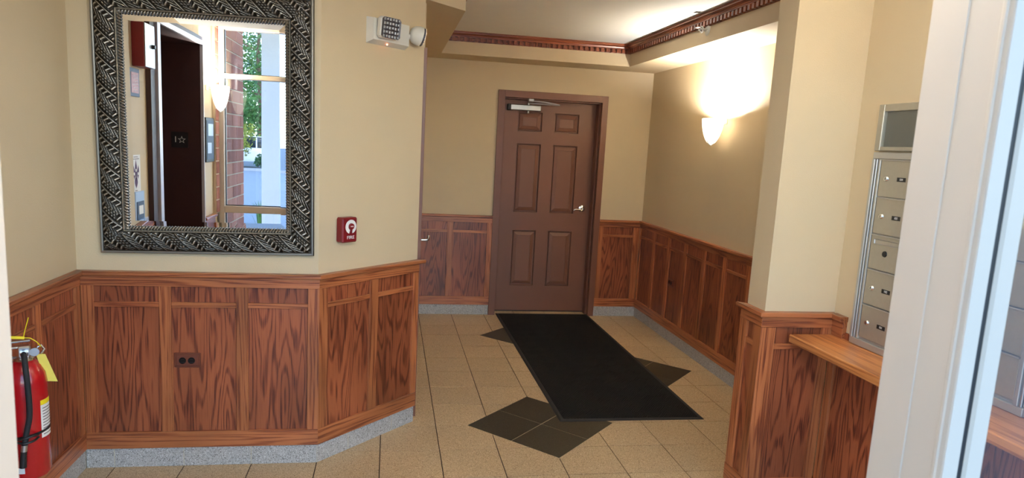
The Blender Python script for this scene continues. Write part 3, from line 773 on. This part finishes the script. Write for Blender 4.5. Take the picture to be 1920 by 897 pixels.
# ---- emergency light on the angled wall
def diag_empty(name, s, z): return empty(name, P(DX+s*math.sqrt(.5), DY+s*math.sqrt(.5), z), PI/4)
em = diag_empty('emergency_light', 1.30, 6.87); tag(em, 'white twin-head emergency light high on the angled wall', 'emergency light')
m = MB()
a = [(-.128, 0, -.062), (.135, 0, -.062), (.135, 0, .060), (-.128, 0, .060)]; b_ = [(-.120, -.042, -.046), (.122, -.042, -.046), (.122, -.042, .054), (-.120, -.042, .054)]
va = [m.bm.verts.new(v) for v in a]; vb = [m.bm.verts.new(v) for v in b_]
m.bm.faces.new(va); m.bm.faces.new(vb)
for i in range(4): m.bm.faces.new((va[i], va[(i+1) % 4], vb[(i+1) % 4], vb[i]))
m.build('housing', 'white_plastic', em)
def lamp_head(loc, rot):
    h = MB(); h.box(-.058, .058, -.030, .014, -.050, .050, .012).build('lamp_head', 'white_plastic', em, loc)
    ho = em.children[-1]; ho.rotation_euler = rot
    MB().box(-.054, .054, -.033, -.028, -.047, .047, .009).build('lens', 'lens_dark', ho)
    g = MB()
    for i in range(6):
        for j in range(5):
            x = -.045+.018*i; z = -.039+.0195*j
            g.box(x-.0060+.0015*((i+j) % 2), x+.0055, -.0365, -.031, z-.0065+.002*(i % 2), z+.0055, .001)
    g.build('lens_facets', 'lens_clear', ho)
lamp_head((-.050, -.060, .014), (math.radians(6), 0, math.radians(-3)))
hd = MB(); hd.lathe([(0, .048), (.026, .044), (.042, .028), (.048, .006), (.048, -.012), (0, -.012)], 24, cap=False)
ho2 = hd.build('lamp_head', 'white_plastic', em, (.178, -.055, .012), smooth=True); ho2.rotation_mode = 'QUATERNION'; ho2.rotation_quaternion = Vector((.84, -.50, -.22)).to_track_quat('-Z', 'Y')
g = MB().lathe([(.046, -.012), (.046, -.022), (.0, -.022)], 24, cap=False).build('lens', 'lens_dark', ho2)
g = MB()
for i in range(8):
    for j in range(8):
        x = -.038+.0109*i; y = -.038+.0109*j
        if math.hypot(x, y) < .042: g.box(x-.003, x+.003, y-.004, y+.004, -.026, -.021, .0005)
g.build('lens_facets', 'lens_clear', ho2)
MB().tube([(.118, -.02, .0), (.150, -.035, .006)], .014, 10).build('swivel', 'white_plastic', em, smooth=True)
MB().lathe([(0, -.006), (.0035, -.005), (.0035, 0), (0, 0)], 10, cx=-.012, cy=-.024, cz=-.054, cap=False).build('status_led', 'led_red', em)

# ---- fire alarm pull station
fa = diag_empty('fire_alarm_pull', .485, 3.745); tag(fa, 'dark red fire alarm pull box lettered FIRE on the angled wall', 'fire alarm')
MB().box(-.046, .046, -.048, 0, -.060, .060, .006).build('alarm_box', 'alarm_red', fa)
ringm = MB(); seg = 32; R0, R1 = .034, .0155
vs = []
for i in range(seg+1):
    ang = math.radians(-72) + math.radians(324)*i/seg
    vs.append(((R0*math.cos(ang), R0*math.sin(ang)), (R1*math.cos(ang), R1*math.sin(ang))))
for i in range(seg):
    (a0, b0), (a1, b1) = vs[i], vs[i+1]
    ringm.quad((a0[0], 0, a0[1]), (a1[0], 0, a1[1]), (b1[0], 0, b1[1]), (b0[0], 0, b0[1]))
ringm.build('white_ring', 'white_print', fa, (.004, -.0487, .016))
hk = MB(); hk.lathe([(0, .010), (.0145, .009), (.0155, 0), (0, 0)], 20, cap=False).xform(Matrix.Translation((.004, -.048, .018)) @ Matrix.Rotation(PI/2, 4, 'X'))
hk.tube([(.004, -.052, .006), (.003, -.054, -.016)], .0065, 8, .003)
hk.build('pull_handle', 'alarm_red', fa, smooth=True)
text_mesh('pull_lettering', 'PULL', .0085, 'white_print', fa, (.004, -.0583, .018))
text_mesh('fire_lettering', 'FIRE', .0225, 'white_print', fa, (.003, -.0487, -.036), sx=1.15)

# ---- duplex outlets
def outlet(name, loc, rz, label):
    e = empty(name, loc, rz); tag(e, label, 'outlet')
    pl = MB(); pl.box(-.0585, .0585, -.006, 0, -.036, .036, .003).box(-.050, .050, -.011, -.004, -.028, .028, .004); pl.build('cover_plate', 'plate_brown', e)
    for x in (-.0195, .0195):
        s_ = MB().lathe([(0, .002), (.0155, .002), (.0155, 0), (0, 0)], 16, cap=False).xform(Matrix.Translation((x, -.0105, 0)) @ Matrix.Rotation(PI/2, 4, 'X')).build('socket', 'socket_black', e)
        MB().box(x-.009, x+.009, -.0135, -.012, -.009, -.0075).box(x-.007, x+.007, -.0135, -.012, .005, .0065).build('slots', 'black', e)
    return e
outlet('power_outlet', P(-2.92, YM-.022, 1.71), 0, 'wooden-plated black duplex outlet on the panel below the mirror')
outlet('power_outlet', P(XR-.022, -1.35, 1.65), -H, 'dark duplex outlet on the panelled side wall beside the mat')

# ---- mat
mt = empty('floor_mat', P(4.86, -2.75)); tag(mt, 'long black ribbed entrance mat leading to the brown door', 'mat')
hx, hy = 1.475*T, 4.16*T
m = MB(); rim = [(-hx, -hy), (hx, -hy), (hx, hy), (-hx, hy)]; ib = .028
m.box(-hx+ib, hx-ib, -hy+ib, hy-ib, .0006, .0085, .001); m.build('ribbed_field', 'mat_black', mt)
m = MB(); lv_ = []
for ins, z in ((0, .0006), (0, .0022), (.010, .0066), (ib-.004, .0072), (ib, .0060), (ib, .0006)):
    lv_.append([m.bm.verts.new((x, y, z)) for x, y in ((-hx+ins, -hy+ins), (hx-ins, -hy+ins), (hx-ins, hy-ins), (-hx+ins, hy-ins))])
for k in range(len(lv_)):
    A, B = lv_[k], lv_[(k+1) % len(lv_)]
    for i in range(4): m.bm.faces.new((A[i], A[(i+1) % 4], B[(i+1) % 4], B[i]))
m.build('rubber_border', 'black_rubber', mt)

# ---- fire extinguisher
fe = empty('fire_extinguisher', P(-4.115, -10.50, 1.0), math.radians(-64)); tag(fe, 'red fire extinguisher with black hose hanging on the oak wainscot', 'fire extinguisher')
# local frame: +x points to the open floor, so +y is to the right as one faces it; wall side is turned back below
R = .066
def ex(m): return m
MB().lathe([(0, .004), (.045, .0), (R-.006, .003), (R, .014), (R, .352), (R-.005, .384), (R-.018, .412), (.036, .428), (.024, .434), (0, .434)], 40, cap=False).build('cylinder', 'red_paint', fe, smooth=True)
MB().lathe([(.026, .426), (.030, .432), (.030, .440), (.020, .444), (.019, .470), (0, .470)], 20, cap=False).build('neck_collar', 'chrome', fe, smooth=True)
m = MB().box(-.018, .022, -.020, .020, .446, .486, .005)
m.box(.010, .040, -.012, .012, .454, .470, .003)
m.box(-.014, .012, -.095, .016, .478, .485, .002); m.box(-.012, .014, -.095, .020, .500, .507, .002)
m.tube([(.004, .018, .462), (.004, .040, .462)], .010, 12); m.tube([(.004, .050, .448), (.004, .060, .465), (.004, .050, .482), (.004, .040, .474)], .0045, 8)
m.build('valve', 'chrome', fe)
MB().lathe([(0, 0), (.015, 0), (.015, .010), (0, .010)], 20, cap=False).xform(Matrix.Translation((.018, .030, .464)) @ Matrix.Rotation(math.radians(90), 4, 'Y')).build('gauge', 'chrome', fe, smooth=True)
hp = smooth_curve([(.030, -.002, .462), (.052, 0, .458), (.074, .002, .420), (.078, .006, .340), (.078, .006, .250), (.080, -.006, .185), (.080, -.014, .135)])
MB().tube(hp, .0092, 12).build('hose', 'black_rubber', fe, smooth=True)
MB().tube([(.080, -.013, .145), (.080, -.016, .122)], .0105, 12).build('hose_ferrule', 'aluminium', fe, smooth=True)
MB().tube([(.080, -.016, .124), (.079, -.021, .062)], .0098, 12, .0115).build('nozzle', 'black', fe, smooth=True)
m = MB(); n = 36; rr = R+.0013
zt = lambda i: .163 + .010*math.sin(2*PI*i/n)
st0 = [m.bm.verts.new((rr*math.cos(2*PI*i/n), rr*math.sin(2*PI*i/n), zt(i))) for i in range(n)]; st1 = [m.bm.verts.new((rr*math.cos(2*PI*i/n), rr*math.sin(2*PI*i/n), zt(i)+.010)) for i in range(n)]
for i in range(n): m.bm.faces.new((st0[i], st0[(i+1) % n], st1[(i+1) % n], st1[i]))
m.tube(smooth_curve([(.066, .030, .170), (.088, .012, .176), (.092, -.014, .172), (.070, -.034, .164)]), .004, 8)
m.tube(smooth_curve([(.066, .030, .160), (.086, .012, .156), (.090, -.014, .154), (.070, -.034, .154)]), .004, 8); m.build('strap', 'black', fe, smooth=True)
def wrap(name, mat, a0, a1, z0, z1, r, par):
    m = MB(); k = 8; L0, L1 = [], []
    for i in range(k+1):
        a = math.radians(a0+(a1-a0)*i/k); L0.append(m.bm.verts.new((r*math.cos(a), r*math.sin(a), z0))); L1.append(m.bm.verts.new((r*math.cos(a), r*math.sin(a), z1)))
    for i in range(k): m.bm.faces.new((L0[i], L0[i+1], L1[i+1], L1[i]))
    return m.build(name, mat, par, smooth=True)
lab = wrap('label', 'paper', 36, 130, .150, .290, R+.0007, fe)
wrap('label_band', 'yellow_plastic', 36, 130, .272, .290, R+.0010, lab)
for i in range(10): wrap('label_lines', 'grey_print', 42, 124, .160+.0108*i, .1636+.0108*i, R+.0010, lab)
wrap('hazard_sticker', 'paper', -34, -14, .030, .052, R+.0007, fe)
m = MB(); m.quad((.012, .034, .452), (.010, .062, .448), (.006, .096, .338), (.010, .060, .346))
tgo = m.build('inspection_tag', 'yellow_paper', fe); mo = tgo.modifiers.new('thickness', 'SOLIDIFY'); mo.thickness = .0006
m = MB(); m.box(-.002, .002, -.040, .016, -.005, .005, .001); o = m.build('pull_seal', 'yellow_plastic', fe, (.020, -.012, .520)); o.rotation_euler = (math.radians(-10), 0, 0)
MB().tube([(.020, .0, .518), (.020, .006, .545), (.020, .018, .590)], .0016, 6).build('seal_tail', 'yellow_plastic', fe)
MB().tube([(.020, .002, .518), (.024, .020, .516), (.022, .038, .500), (.012, .050, .478)], .0016, 6).build('seal_loop', 'yellow_plastic', fe)
hg = MB().box(-.089, -.084, -.014, .014, -.07, .06, .001).build('wall_hanger', 'aluminium', fe, (0, 0, .50), math.radians(64))
MB().box(-.088, -.020, -.006, .006, .436, .444, .001).build('hook', 'aluminium', fe, (0, 0, 0), math.radians(64))

# ---- sprinkler on the soffit face
sk = empty('fire_sprinkler', P(XC1, -4.68, 7.86), -H); tag(sk, 'small white sidewall sprinkler on the soffit face under the dentils', 'sprinkler')
MB().lathe([(0, .010), (.018, .010), (.032, .004), (.038, 0), (0, 0)], 28, cap=False).xform(Matrix.Rotation(PI/2, 4, 'X')).build('escutcheon', 'white_plastic', sk, smooth=True)
pts = [(.019*math.cos(2*PI*i/16), -.040, .019*math.sin(2*PI*i/16)) for i in range(17)]
MB().tube(pts, .0045, 8).tube([(0, 0, 0), (0, -.036, 0)], .009, 10).tube([(-.017, -.010, 0), (-.019, -.055, 0)], .004, 6).tube([(.017, -.010, 0), (.019, -.055, 0)], .004, 6).build('sprinkler_body', 'white_plastic', sk, smooth=True)
MB().box(-.024, .024, -.078, -.056, .008, .012, .001).build('deflector', 'white_plastic', sk)
MB().lathe([(0, .002), (.011, .002), (.011, 0), (0, 0)], 14, cap=False).xform(Matrix.Translation((0, -.044, 0)) @ Matrix.Rotation(PI/2, 4, 'X')).build('seat_cap', 'lens_dark', sk)

# ---- mailbox ledge
lg = empty('mailbox_ledge', P(6.0, -12.9, 2.765)); tag(lg, 'long varnished oak ledge below the grey mailboxes', 'ledge')
MB().box((5.65-6)*T, (6.36-6)*T, (-15.4+12.9)*T, (-10.415+12.9)*T, -.115*T, 0, .004).build('ledge_top', 'wood_ledge', lg).rotation_euler = (0, 0, 0)
# ---- mailbox unit
mu = empty('mailbox_unit', P(6.36, -12.10, 2.765), -H); tag(mu, 'grey metal wall mailbox bank with locks and door numbers above the ledge', 'mailbox')
def mx(y): return -(y+12.10)*T          # local x from plan y
def mz(z): return (z-2.765)*T
def mbx(name, mat, ya_, yb2, z0, z1, d0, d1_, bev=.002, par=None): return MB().box(mx(ya_), mx(yb2), -d1_, -d0, mz(z0), mz(z1), bev).build(name, mat, par or mu)
mbx('cabinet', 'mailbox_frame', -10.86, -13.35, 2.79, 5.31, 0, .006)
mbx('frame_rail', 'mailbox_frame', -10.80, -13.41, 2.77, 2.86, 0, .020); mbx('frame_rail', 'mailbox_frame', -10.80, -13.41, 5.26, 5.345, 0, .020)
for y in (-10.80, -13.30): mbx('frame_stile', 'mailbox_frame', y, y-.05, 2.86, 5.26, 0, .022); mbx('frame_bead', 'aluminium', y-.06, y-.085, 2.86, 5.26, 0, .018); mbx('frame_stile', 'mailbox_frame', y-.09, y-.13, 2.86, 5.26, 0, .014)
mbx('frame_stile', 'mailbox_frame', -12.10, -12.16, 2.86, 5.26, 0, .014)
zz = [2.885, 3.345, 3.825, 4.288, 4.768, 5.255]
names = [['101', '102', None, '103', '104'], ['', '', '', '', '']]
for c, (y0, y1) in enumerate(((-10.955, -12.085), (-12.175, -13.28))):
    for r in range(5):
        dz0, dz1 = zz[r]+.012, zz[r+1]-.012
        dr = mbx('mailbox_door', 'mailbox_grey', y0, y1, dz0, dz1, .008, .015, .0012)
        mbx('door_lip', 'mailbox_frame', y0, y1, dz1-.002, dz1+.012, .010, .020, .0005, dr)
        zc = (dz0+dz1)/2
        if names[c][r] is None:
            lk = MB().lathe([(0, .004), (.011, .004), (.012, 0), (0, 0)], 18, cap=False).xform(Matrix.Translation((mx(y0-.28), -.015, mz(zc+.0))) @ Matrix.Rotation(PI/2, 4, 'X')).build('lock', 'black', dr)
            m = MB(); m.box(mx(y0-.07), mx(y1+.07), -.0165, -.0145, mz(dz1-.115), mz(dz1-.045), .004); m.build('mail_slot', 'aluminium', dr)
            continue
        MB().lathe([(0, .007), (.008, .007), (.0105, .003), (.0115, 0), (0, 0)], 18, cap=False).xform(Matrix.Translation((mx(y0-.13), -.015, mz(zc))) @ Matrix.Rotation(PI/2, 4, 'X')).build('lock', 'chrome', dr, smooth=True)
        MB().box(mx(y0-.13)-.0012, mx(y0-.13)+.0012, -.0226, -.0215, mz(zc)-.005, mz(zc)+.005).build('keyhole', 'black', dr)
        MB().box(mx(y0-.315), mx(y0-.46), -.0162, -.015, mz(zc)-.008, mz(zc)+.008).build('number_plate', 'black', dr)
        if names[c][r]: text_mesh('number', names[c][r], .0125, 'white_print', dr, (mx(y0-.3875), -.0165, mz(zc)), PI/2, 0, .0003)
# ---- display case above it
dc = empty('display_case', P(6.36, -12.1, 5.365), -H); tag(dc, 'shallow glazed grey notice case mounted above the mailboxes', 'display case')
def dcx(name, mat, ya_, yb2, z0, z1, d0, d1_, bev=.002): return MB().box(-(ya_+12.1)*T, -(yb2+12.1)*T, -d1_, -d0, (z0-5.365)*T, (z1-5.365)*T, bev).build(name, mat, dc)
dcx('back_panel', 'display_dark', -10.86, -13.35, 5.40, 5.90, 0, .004, 0)
for a0, a1, b0, b1 in ((-10.80, -10.90, 5.365, 5.955), (-13.31, -13.41, 5.365, 5.955), (-10.90, -13.31, 5.865, 5.955), (-10.90, -13.31, 5.365, 5.415)): dcx('case_frame', 'mailbox_grey', a0, a1, b0, b1, 0, .020)
dcx('case_glass', 'clear_glass', -10.90, -13.31, 5.415, 5.865, .010, .012, 0)

# ---- things on the left wall, seen in the mirror
def left_thing(name, y, z, label, cat): return tag(empty(name, P(XL, y, z), H), label, cat)
ab = left_thing('alarm_cabinet', -11.10, 6.60, 'dark red alarm cabinet with steel door and black knob, high beside the lift', 'cabinet')
MB().box(-.078, .078, -.060, 0, -.115, .115, .002).build('cabinet_box', 'alarm_red', ab)
dd_ = MB().box(-.080, .070, -.066, -.060, -.114, .114, .002).build('cabinet_door', 'aluminium', ab)
MB().lathe([(0, .016), (.010, .016), (.012, 0), (0, 0)], 16, cap=False).xform(Matrix.Translation((-.04, -.066, 0)) @ Matrix.Rotation(PI/2, 4, 'X')).build('knob', 'black', dd_)
nb_ = left_thing('framed_notice', -10.88, 5.945, 'small framed notice with slate border on the wall by the lift', 'notice')
MB().box(-.070, .070, -.008, 0, -.074, .074, .001).build('notice_frame', 'slate_border', nb_)
ns = MB().box(-.052, .052, -.0095, -.007, -.056, .052).build('notice_sheet', 'pink_print', nb_)
for i in range(6): MB().box(-.040, .040 - .012*(i % 3), -.0102, -.0094, .034-.016*i, .039-.016*i).build('text_line', 'alarm_red', ns)
ps = left_thing('emblem_poster', -10.88, 4.35, 'white sheet with a purple leaf emblem taped beside the lift', 'poster')
MB().box(-.067, .067, -.0012, 0, -.102, .102).build('sheet', 'paper', ps)
def lozenge(cx, cz, w, h_, name='emblem_leaf', lean=0.0):
    m = MB(); pts = []
    for i in range(17):
        t = i/16; pts.append((cx + lean*(t-.5) + w*math.sin(PI*t)**1.3, cz - h_/2 + h_*t))
    for i in range(15, 0, -1):
        t = i/16; pts.append((cx + lean*(t-.5) - w*math.sin(PI*t)**1.3, cz - h_/2 + h_*t))
    vs_ = [m.bm.verts.new((x, -.0016, z)) for x, z in pts]
    m.bm.faces.new(vs_); return m.build(name, 'purple', ps)
lozenge(0, .018, .016, .125); lozenge(-.030, .006, .014, .085, lean=-.014); lozenge(.030, .006, .014, .085, lean=.014); lozenge(0, -.045, .022, .075)
for cx, cz in ((0, .018), (-.028, .0), (.028, .0)):
    MB().lathe([(0, .001), (.0085, .001), (.0085, 0), (0, 0)], 14, cap=False).xform(Matrix.Translation((cx, -.0018, cz)) @ Matrix.Rotation(PI/2, 4, 'X')).build('emblem_dot', 'paper', ps)
for w_, z_ in ((.030, .088), (.048, .078), (.016, -.094)): MB().box(-w_, w_, -.0018, -.001, z_, z_+.004).build('text_line', 'grey_print', ps)
hd_ = left_thing('leaflet_holder', -10.96, 3.62, 'pale blue leaflet holder with dark cards below the emblem poster', 'leaflet holder')
MB().box(-.070, .070, -.010, 0, -.12, .125, .003).build('holder_back', 'pale_blue', hd_)
MB().box(-.052, .052, -.013, -.009, -.11, .070).build('dark_card', 'navy', hd_)
for z in (.030, -.05): MB().box(-.036, .030, -.0145, -.0125, z-.030, z+.018).build('white_card', 'paper', hd_)
MB().box(-.070, .070, -.030, -.026, -.12, -.02).build('clear_front', 'clear_glass', hd_)
pf = left_thing('framed_picture', -15.80, 4.95, 'small dark-framed picture under the sconce by the window', 'picture')
MB().box(-.115, .115, -.016, 0, -.165, .165, .003).build('picture_frame', 'black', pf)
pi_ = MB().box(-.095, .095, -.018, -.015, -.145, .145).build('picture_print', 'navy', pf)
MB().box(-.080, .060, -.019, -.0175, .03, .12).box(-.03, .08, -.019, -.0175, -.10, -.02).build('picture_shapes', 'pale_blue', pi_)

# ================================================================== outdoors, seen in the mirror
gd = MB().box(-80*T, 60*T, -98*T, -17.0*T, -.3, -.03).build('paved_ground', 'concrete', None); tag(gd, 'pale concrete forecourt outside the window', 'ground', kind='structure')
ks = MB().box(-80*T, 60*T, -99*T, -98*T, -.3, .08).build('kerb_strip', 'kerb_stone', None); tag(ks, 'grey kerb at the far edge of the forecourt', 'kerb', kind='structure')
rd = MB().box(-140*T, 120*T, -300*T, -99*T, -.3, -.05).build('road_surface', 'asphalt', None); tag(rd, 'asphalt car park beyond the kerb', 'road', kind='structure')
pcm = empty('porch_column', P(-5.25, -30, -.1)); tag(pcm, 'white square porch column outside the window', 'column')
MB().box(-.38*T, .38*T, -.38*T, .38*T, 0, 11.1*T, .006).build('shaft', 'column_white', pcm); MB().box(-.48*T, .48*T, -.48*T, .48*T, 0, .5*T, .01).build('plinth', 'column_white', pcm)
MB().box(-.5*T, .5*T, -.5*T, .5*T, 10.6*T, 11.1*T, .01).build('capital', 'column_white', pcm)
pb = MB().box(-14*T, 12*T, -.45*T, .45*T, 0, 1.2*T, .01).build('porch_beam', 'column_white', None, P(0, -30, 11.0)); tag(pb, 'white horizontal beam carried by the porch column', 'beam')
pr_ = MB().box(-14*T, 12*T, -30.6*T, -17.2*T, 12.2*T, 12.8*T, .01).build('porch_roof', 'column_white', None); tag(pr_, 'flat white porch roof over the entrance', 'roof', kind='structure')
def foliage(parent, clumps, nleaf, size, mat, seed, squash=1.0):
    rnd = random.Random(seed); verts, faces = [], []
    for k in range(nleaf):
        c, r = clumps[rnd.randrange(len(clumps))]
        u = Vector((rnd.gauss(0, 1), rnd.gauss(0, 1), rnd.gauss(0, 1))).normalized()*r*(rnd.random()**.45)
        p = Vector(c)+u; a = Vector((rnd.gauss(0, 1), rnd.gauss(0, 1), rnd.gauss(0, 1))).normalized(); b = a.orthogonal().normalized()
        s_ = size*rnd.uniform(.6, 1.3); i = len(verts)
        verts += [p-a*s_, p-b*s_*.5, p+a*s_, p+b*s_*.5]; faces.append((i, i+1, i+2, i+3))
    me = bpy.data.meshes.new('foliage'); me.from_pydata([tuple(v) for v in verts], [], faces); me.update(); me.materials.append(MATS[mat])
    o = bpy.data.objects.new('foliage', me); o['kind'] = 'stuff'; return link(o, parent)
def tree(x, y, h, cr, mat, seed, label, n=5200, low=.22):
    e = empty('leafy_tree', P(x, y, -.15)); tag(e, label, 'tree', 'trees beyond the car park kerb'); rnd = random.Random(seed)
    tr = MB().tube([(0, 0, 0), (.1, .05, h*.3), (-.05, 0, h*.6), (.05, 0, h*.85)], .18, 8, .05)
    for i in range(7):
        a = i*2.4; z = h*(.3+.08*i); tr.tube([(0, 0, z), (math.cos(a)*cr*.4, math.sin(a)*cr*.4, z+.5), (math.cos(a)*cr*.7, math.sin(a)*cr*.7, z+.9)], .06, 6, .02)
    tr.build('trunk', 'bark', e)
    cl_ = []
    for i in range(26):
        a = rnd.uniform(0, 2*PI); z = rnd.uniform(low, .97); w = math.sin(PI*min(1, max(0.06, (z-low+.12)/(1.1-low))))
        rr = cr*w*math.sqrt(rnd.random())*.85; cl_.append(((rr*math.cos(a), rr*math.sin(a), z*h), cr*rnd.uniform(.26, .42)))
    foliage(e, cl_, n, .13, mat, seed+1)
tree(-22.5, -122, 9.4, 3.0, 'leaf_green', 3, 'tall green tree rising above the parked car')
tree(-13.2, -140, 8.6, 2.4, 'leaf_green', 5, 'green tree showing to one side of the porch column', 3600)
tree(-36, -150, 9.0, 3.2, 'leaf_dark', 9, 'dark green tree partly hidden by the brick pier', 4200)
tree(-24, -168, 11.0, 3.6, 'leaf_dark', 12, 'dark green tree farthest along the car park', 4600)
def shrub(x, y, h, r, mat, seed, label):
    e = empty('leafy_shrub', P(x, y, -.15)); tag(e, label, 'shrub', 'shrubs along the kerb'); rnd = random.Random(seed)
    sm = MB()
    for i in range(6): sm.tube([(0, 0, 0), (math.cos(i)*r*.3, math.sin(i)*r*.3, h*.5), (math.cos(i)*r*.5, math.sin(i)*r*.5, h*.8)], .02, 5, .008)
    sm.build('stems', 'bark', e)
    foliage(e, [((rnd.uniform(-1, 1)*r*.6, rnd.uniform(-1, 1)*r*.5, rnd.uniform(.2, .8)*h), r*.4) for _ in range(12)], 1500, .075, mat, seed)
shrub(-22.0, -100.8, 2.3, 1.1, 'leaf_yellow', 21, 'yellow-green shrub by the kerb')
shrub(-13.6, -101, 1.3, .8, 'leaf_dark', 22, 'dark green shrub on the other side of the porch column')
shrub(-17.6, -100.2, .8, .55, 'leaf_dark', 23, 'low dark shrub in front of the parked car')
# parked cars
def car(x, y, rz, mat, label):
    e = empty('parked_car', P(x, y, -.16), rz); tag(e, label, 'car', 'parked cars')
    def ext(prof, w, name, mt_, bev):
        m = MB(); A = [m.bm.verts.new((px, -w, pz)) for px, pz in prof]; B = [m.bm.verts.new((px, w, pz)) for px, pz in prof]
        m.bm.faces.new(A); m.bm.faces.new(B[::-1])
        for i in range(len(prof)): m.bm.faces.new((A[i], A[(i+1) % len(prof)], B[(i+1) % len(prof)], B[i]))
        bmesh.ops.bevel(m.bm, geom=list(m.bm.edges), offset=bev, segments=2, affect='EDGES', profile=.5)
        return m.build(name, mt_, e, smooth=True)
    arch = lambda c: [(c+.36*math.cos(PI-PI*i/8), .30+.36*math.sin(PI*i/8)) for i in range(9)]
    ext([(-2.2, .30)] + arch(-1.35) + arch(1.35) + [(2.2, .30), (2.25, .62), (2.1, .80), (1.15, .93), (-2.05, .98), (-2.25, .70)], .88, 'body', mat, .03)
    ext([(-1.95, .94), (-1.45, 1.42), (.15, 1.46), (1.05, .93)], .76, 'cabin_glass', 'car_glass', .03)
    MB().box(-1.42, .18, -.72, .72, 1.43, 1.48, .02).build('roof', mat, e)
    for px in (-.62, .10): MB().box(px-.03, px+.03, -.775, .775, .95, 1.44, .01).build('door_pillar', mat, e)
    for px in (-1.35, 1.35):
        for sy_ in (-.80, .80):
            w = MB().lathe([(0, .10), (.20, .10), (.32, .08), (.33, 0), (.32, -.08), (.20, -.10), (0, -.10)], 24, cap=False).xform(Matrix.Translation((px, sy_, .33)) @ Matrix.Rotation(PI/2, 4, 'X')).build('wheel', 'tyre', e, smooth=True)
            MB().lathe([(0, .112), (.19, .108), (.19, -.108), (0, -.112)], 16, cap=False).xform(Matrix.Translation((px, sy_, .33)) @ Matrix.Rotation(PI/2, 4, 'X')).build('hub_cap', 'aluminium', w)
car(-20.5, -109.5, 0, 'car_white', 'white parked car between the shrub and the porch column')
# grass tuft by the forecourt
gt = empty('grass_tuft', P(-7.0, -37.0, -.1)); tag(gt, 'tuft of green grass blades beside the porch column', 'grass')
m = MB(); rnd = random.Random(4)
for i in range(40):
    a = rnd.uniform(0, 2*PI); l = rnd.uniform(.25, .5); r = rnd.uniform(.05, .28)
    bx, by = math.cos(a), math.sin(a)
    p0 = Vector((bx*.04, by*.04, 0)); p1 = Vector((bx*r*.5, by*r*.5, l*.8)); p2 = Vector((bx*r, by*r, l)); sd = Vector((-by, bx, 0))*.008
    m.quad(p0-sd, p0+sd, p1+sd, p1-sd); m.quad(p1-sd, p1+sd, p2+sd*.1, p2-sd*.1)
m.build('blades', 'grass', gt, normals=False)
